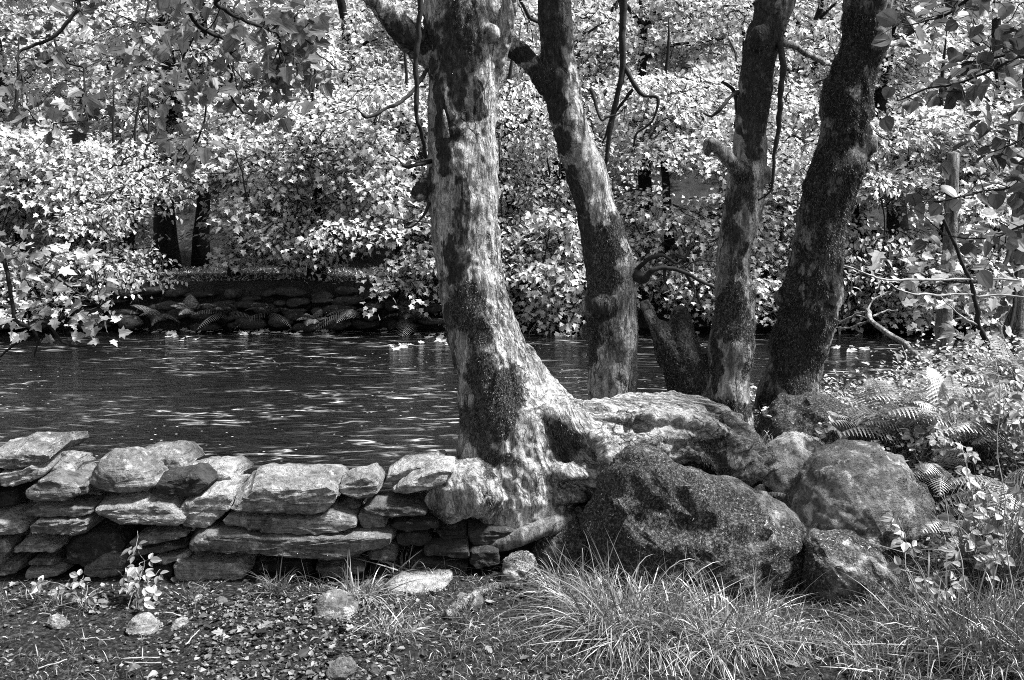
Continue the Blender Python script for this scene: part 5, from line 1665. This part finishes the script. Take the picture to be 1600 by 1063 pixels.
# short grass sward over the right half of the bank and the bottom left corner
r = np.random.default_rng(31)
N0 = 110000
X = r.uniform(-2.4, 3.4, N0); Y = r.uniform(2.7, 6.2, N0)
U, W = proj(np.stack([X, Y, gz(X, Y)], -1))
P3 = np.stack([X, Y, 0 * X], -1)
den = np.clip(smooth(U, 540, 700) + .9 * smooth(260 - U, 0, 160) * smooth(W, 975, 1020), 0, 1) * np.where((W > 1063) & (U < 540), .3, 1)
den = den * (.25 + .75 * smooth(fbm(P3, 3.2, 3, 7), -.35, .25))
den = den * np.where((Y > 4.2) & (X < 1.2), 0, 1) * np.where(Y > near_edge(X) + .2, 0, 1)
den = den * np.where((U < 700) & (W < 880), 0, 1) * np.where((U < 760) & (W < 900), .4, 1)
k = r.random(N0) < den
X, Y = X[k], Y[k]; n = len(X)
B = np.stack([X, Y, gz(X, Y) - .005], -1)
d = np.stack([r.normal(size=n) * .55, r.normal(size=n) * .45, np.ones(n)], -1)
mb = MB()
tall = 1 + 1.2 * smooth(X, .9, 1.9)
blades(mb, B, d, r.uniform(.03, .10, n) * tall, r.uniform(.002, .004, n), r.uniform(.3, .9, n), 3, np.clip(r.random(n) ** 1.3 + .35 * smooth(proj(B)[0], 560, 700), 0, 1))
mesh_obj("grass", mb, M["grass_dark"], kind="stuff", label="short mixed grass covering the bank")

# tangle of small leaves filling the bank among ferns and brambles
r = np.random.default_rng(88)
n = 26000
X = r.uniform(1.35, 3.6, n); Y = r.uniform(3.7, 6.0, n)
hgt = r.random(n) ** 1.5 * (.10 + .55 * smooth(X, 1.5, 2.6) * (.6 + .6 * fbm(np.stack([X, Y, 0 * X], -1), 2.2, 2, 4)))
keep = (X > 1.75) | (Y > 4.75)
keep &= r.random(n) < .25 + .9 * smooth(fbm(np.stack([X, Y, hgt], -1), 3.5, 3, 14), -.25, .25)
X, Y, hgt = X[keep], Y[keep], hgt[keep]; n = len(X)
a = r.uniform(0, 6.283, n)
mb = MB()
scatter_leaves(mb, OVALF, np.stack([X, Y, gz(X, Y) + hgt + .01], -1), np.stack([np.cos(a), np.sin(a), r.normal(size=n) * .4], -1), np.stack([r.normal(size=n) * .5, r.normal(size=n) * .4 - .35, np.ones(n)], -1), r.uniform(.014, .040, n), r.random(n) ** 1.6)
mesh_obj("undergrowth", mb, M["undergrowth"], smooth_shade=False, kind="stuff", label="tangle of small leaves among ferns and brambles on the right")

# ---- leaf litter and gravel on the bare soil
def scatter_ground(n, dens, seed):
    r = np.random.default_rng(seed)
    X = r.uniform(-2.4, 2.6, n); Y = r.uniform(2.7, 4.2, n)
    Z = gz(X, Y)
    U, W = proj(np.stack([X, Y, Z], -1))
    k = r.random(n) < dens(U, W, X, Y)
    return np.stack([X, Y, Z], -1)[k], r


den_l = lambda U, W, X, Y: np.clip(.12 + .75 * smooth(U, 220, 360) * (1 - smooth(U, 560, 680)) * smooth(W, 915, 950) + .30 * smooth(240 - U, 0, 80) * smooth(955 - W, 0, 30) , 0, 1) * np.where(Y > 4.0, 0, 1)
P, r = scatter_ground(34000, den_l, 61)
n = len(P)
a = r.uniform(0, 6.283, n)
mb = MB()
scatter_leaves(mb, LOWL, P + np.array([0, 0, .008]), np.stack([np.cos(a), np.sin(a), r.normal(size=n) * .35], -1), np.stack([r.normal(size=n) * .5, r.normal(size=n) * .5, np.ones(n)], -1), np.clip(r.lognormal(-4.3, .45, n), .006, .045), r.random(n) ** 2.4)
big = r.choice(n, min(n, 90), replace=False)
scatter_leaves(mb, SYC, P[big] + np.array([0, 0, .012]), np.stack([np.cos(a[big]), np.sin(a[big]), r.normal(size=len(big)) * .3], -1), np.stack([r.normal(size=len(big)) * .6, r.normal(size=len(big)) * .6, np.ones(len(big))], -1), r.uniform(.025, .05, len(big)), r.random(len(big)) ** 1.5)
mesh_obj("leaf_litter", mb, M["litter"], smooth_shade=False, kind="stuff", label="crumbled fallen leaves strewn over the bare soil")

OCT_V = np.array([[1,0,0],[-1,0,0],[0,1,0],[0,-1,0],[0,0,1],[0,0,-1]], float)
OCT_T = np.array([[0,2,4],[2,1,4],[1,3,4],[3,0,4],[2,0,5],[1,2,5],[3,1,5],[0,3,5]])
den_g = lambda U, W, X, Y: np.clip(.25 + .6 * smooth(U, 120, 260) * (1 - smooth(U, 560, 660)), 0, 1) * np.where(Y > 4.05, 0, 1) * np.where(U > 700, .15, 1)
P, r = scatter_ground(12000, den_g, 62)
n = len(P)
S = r.lognormal(-5.35, .5, n)[:, None, None] * r.uniform(.6, 1.3, (n, 1, 3)) * np.array([1.2, 1.2, .7])
V = P[:, None] + (OCT_V[None] + r.normal(size=(n, 6, 3)) * .22) * S
mb = MB().add(V.reshape(-1, 3), (OCT_T[None] + (np.arange(n) * 6)[:, None, None]).reshape(-1, 3), rnd=np.repeat(r.random(n), 6))
mesh_obj("gravel", mb, M["gravel"], smooth_shade=False, kind="stuff", label="small grit and pebbles in the bare soil")

# ---- fallen branch and twigs
P = ground_px(700, 968), ground_px(722, 950), ground_px(750, 932), ground_px(778, 924), ground_px(815, 922)
mb = MB(); add_tube(mb, catmull(np.array(P) + np.array([0, 0, .02]), 24), np.linspace(.020, .016, 24), 9)
V, f3, f4, A = mb.arrays()
V = V + .008 * np.stack([fbm(V, 25, 3, q) for q in range(3)], -1)
fb = mesh_obj("fallen_branch", MB().add(V, f3, f4, moss=np.full(len(V), .5), stain=np.zeros(len(V))), M["bark_mid"], label="short mossy fallen branch lying in the grass before the wall end", cat="branch")
mm = moss_on(V, np.vstack([quads_to_tris(f4), f3]), np.ones(len(V)), 2500, seed=4)
mesh_obj("moss", mm, M["moss"], fb, smooth_shade=False, kind="stuff")
for k, (a, b, lab) in enumerate([((290, 1012), (312, 990), "short thin twig standing in the gravelly soil"), ((190, 1035), (250, 1033), "straight pale twig flat on the soil near the bottom edge"),
                                 ((195, 1040), (252, 1042), "second straight twig lying parallel on the soil"), ((125, 1004), (180, 1003), "thin twig lying left of the white-topped rock"),
                                 ((255, 962), (290, 968), "curled pale twig between white-topped rock and wall"), ((60, 1050), (105, 1036), "twig crossing the dark grass in the corner")]):
    p, q = ground_px(*a) + np.array([0, 0, .012]), ground_px(*b) + np.array([0, 0, .014])
    mb = MB(); add_tube(mb, wander(p, q, 8, .06, 400 + k), np.linspace(.003, .0018, 8), 5)
    mesh_obj("twig", mb, M["twig_pale"], label=lab, cat="twig", group="twigs on the soil")
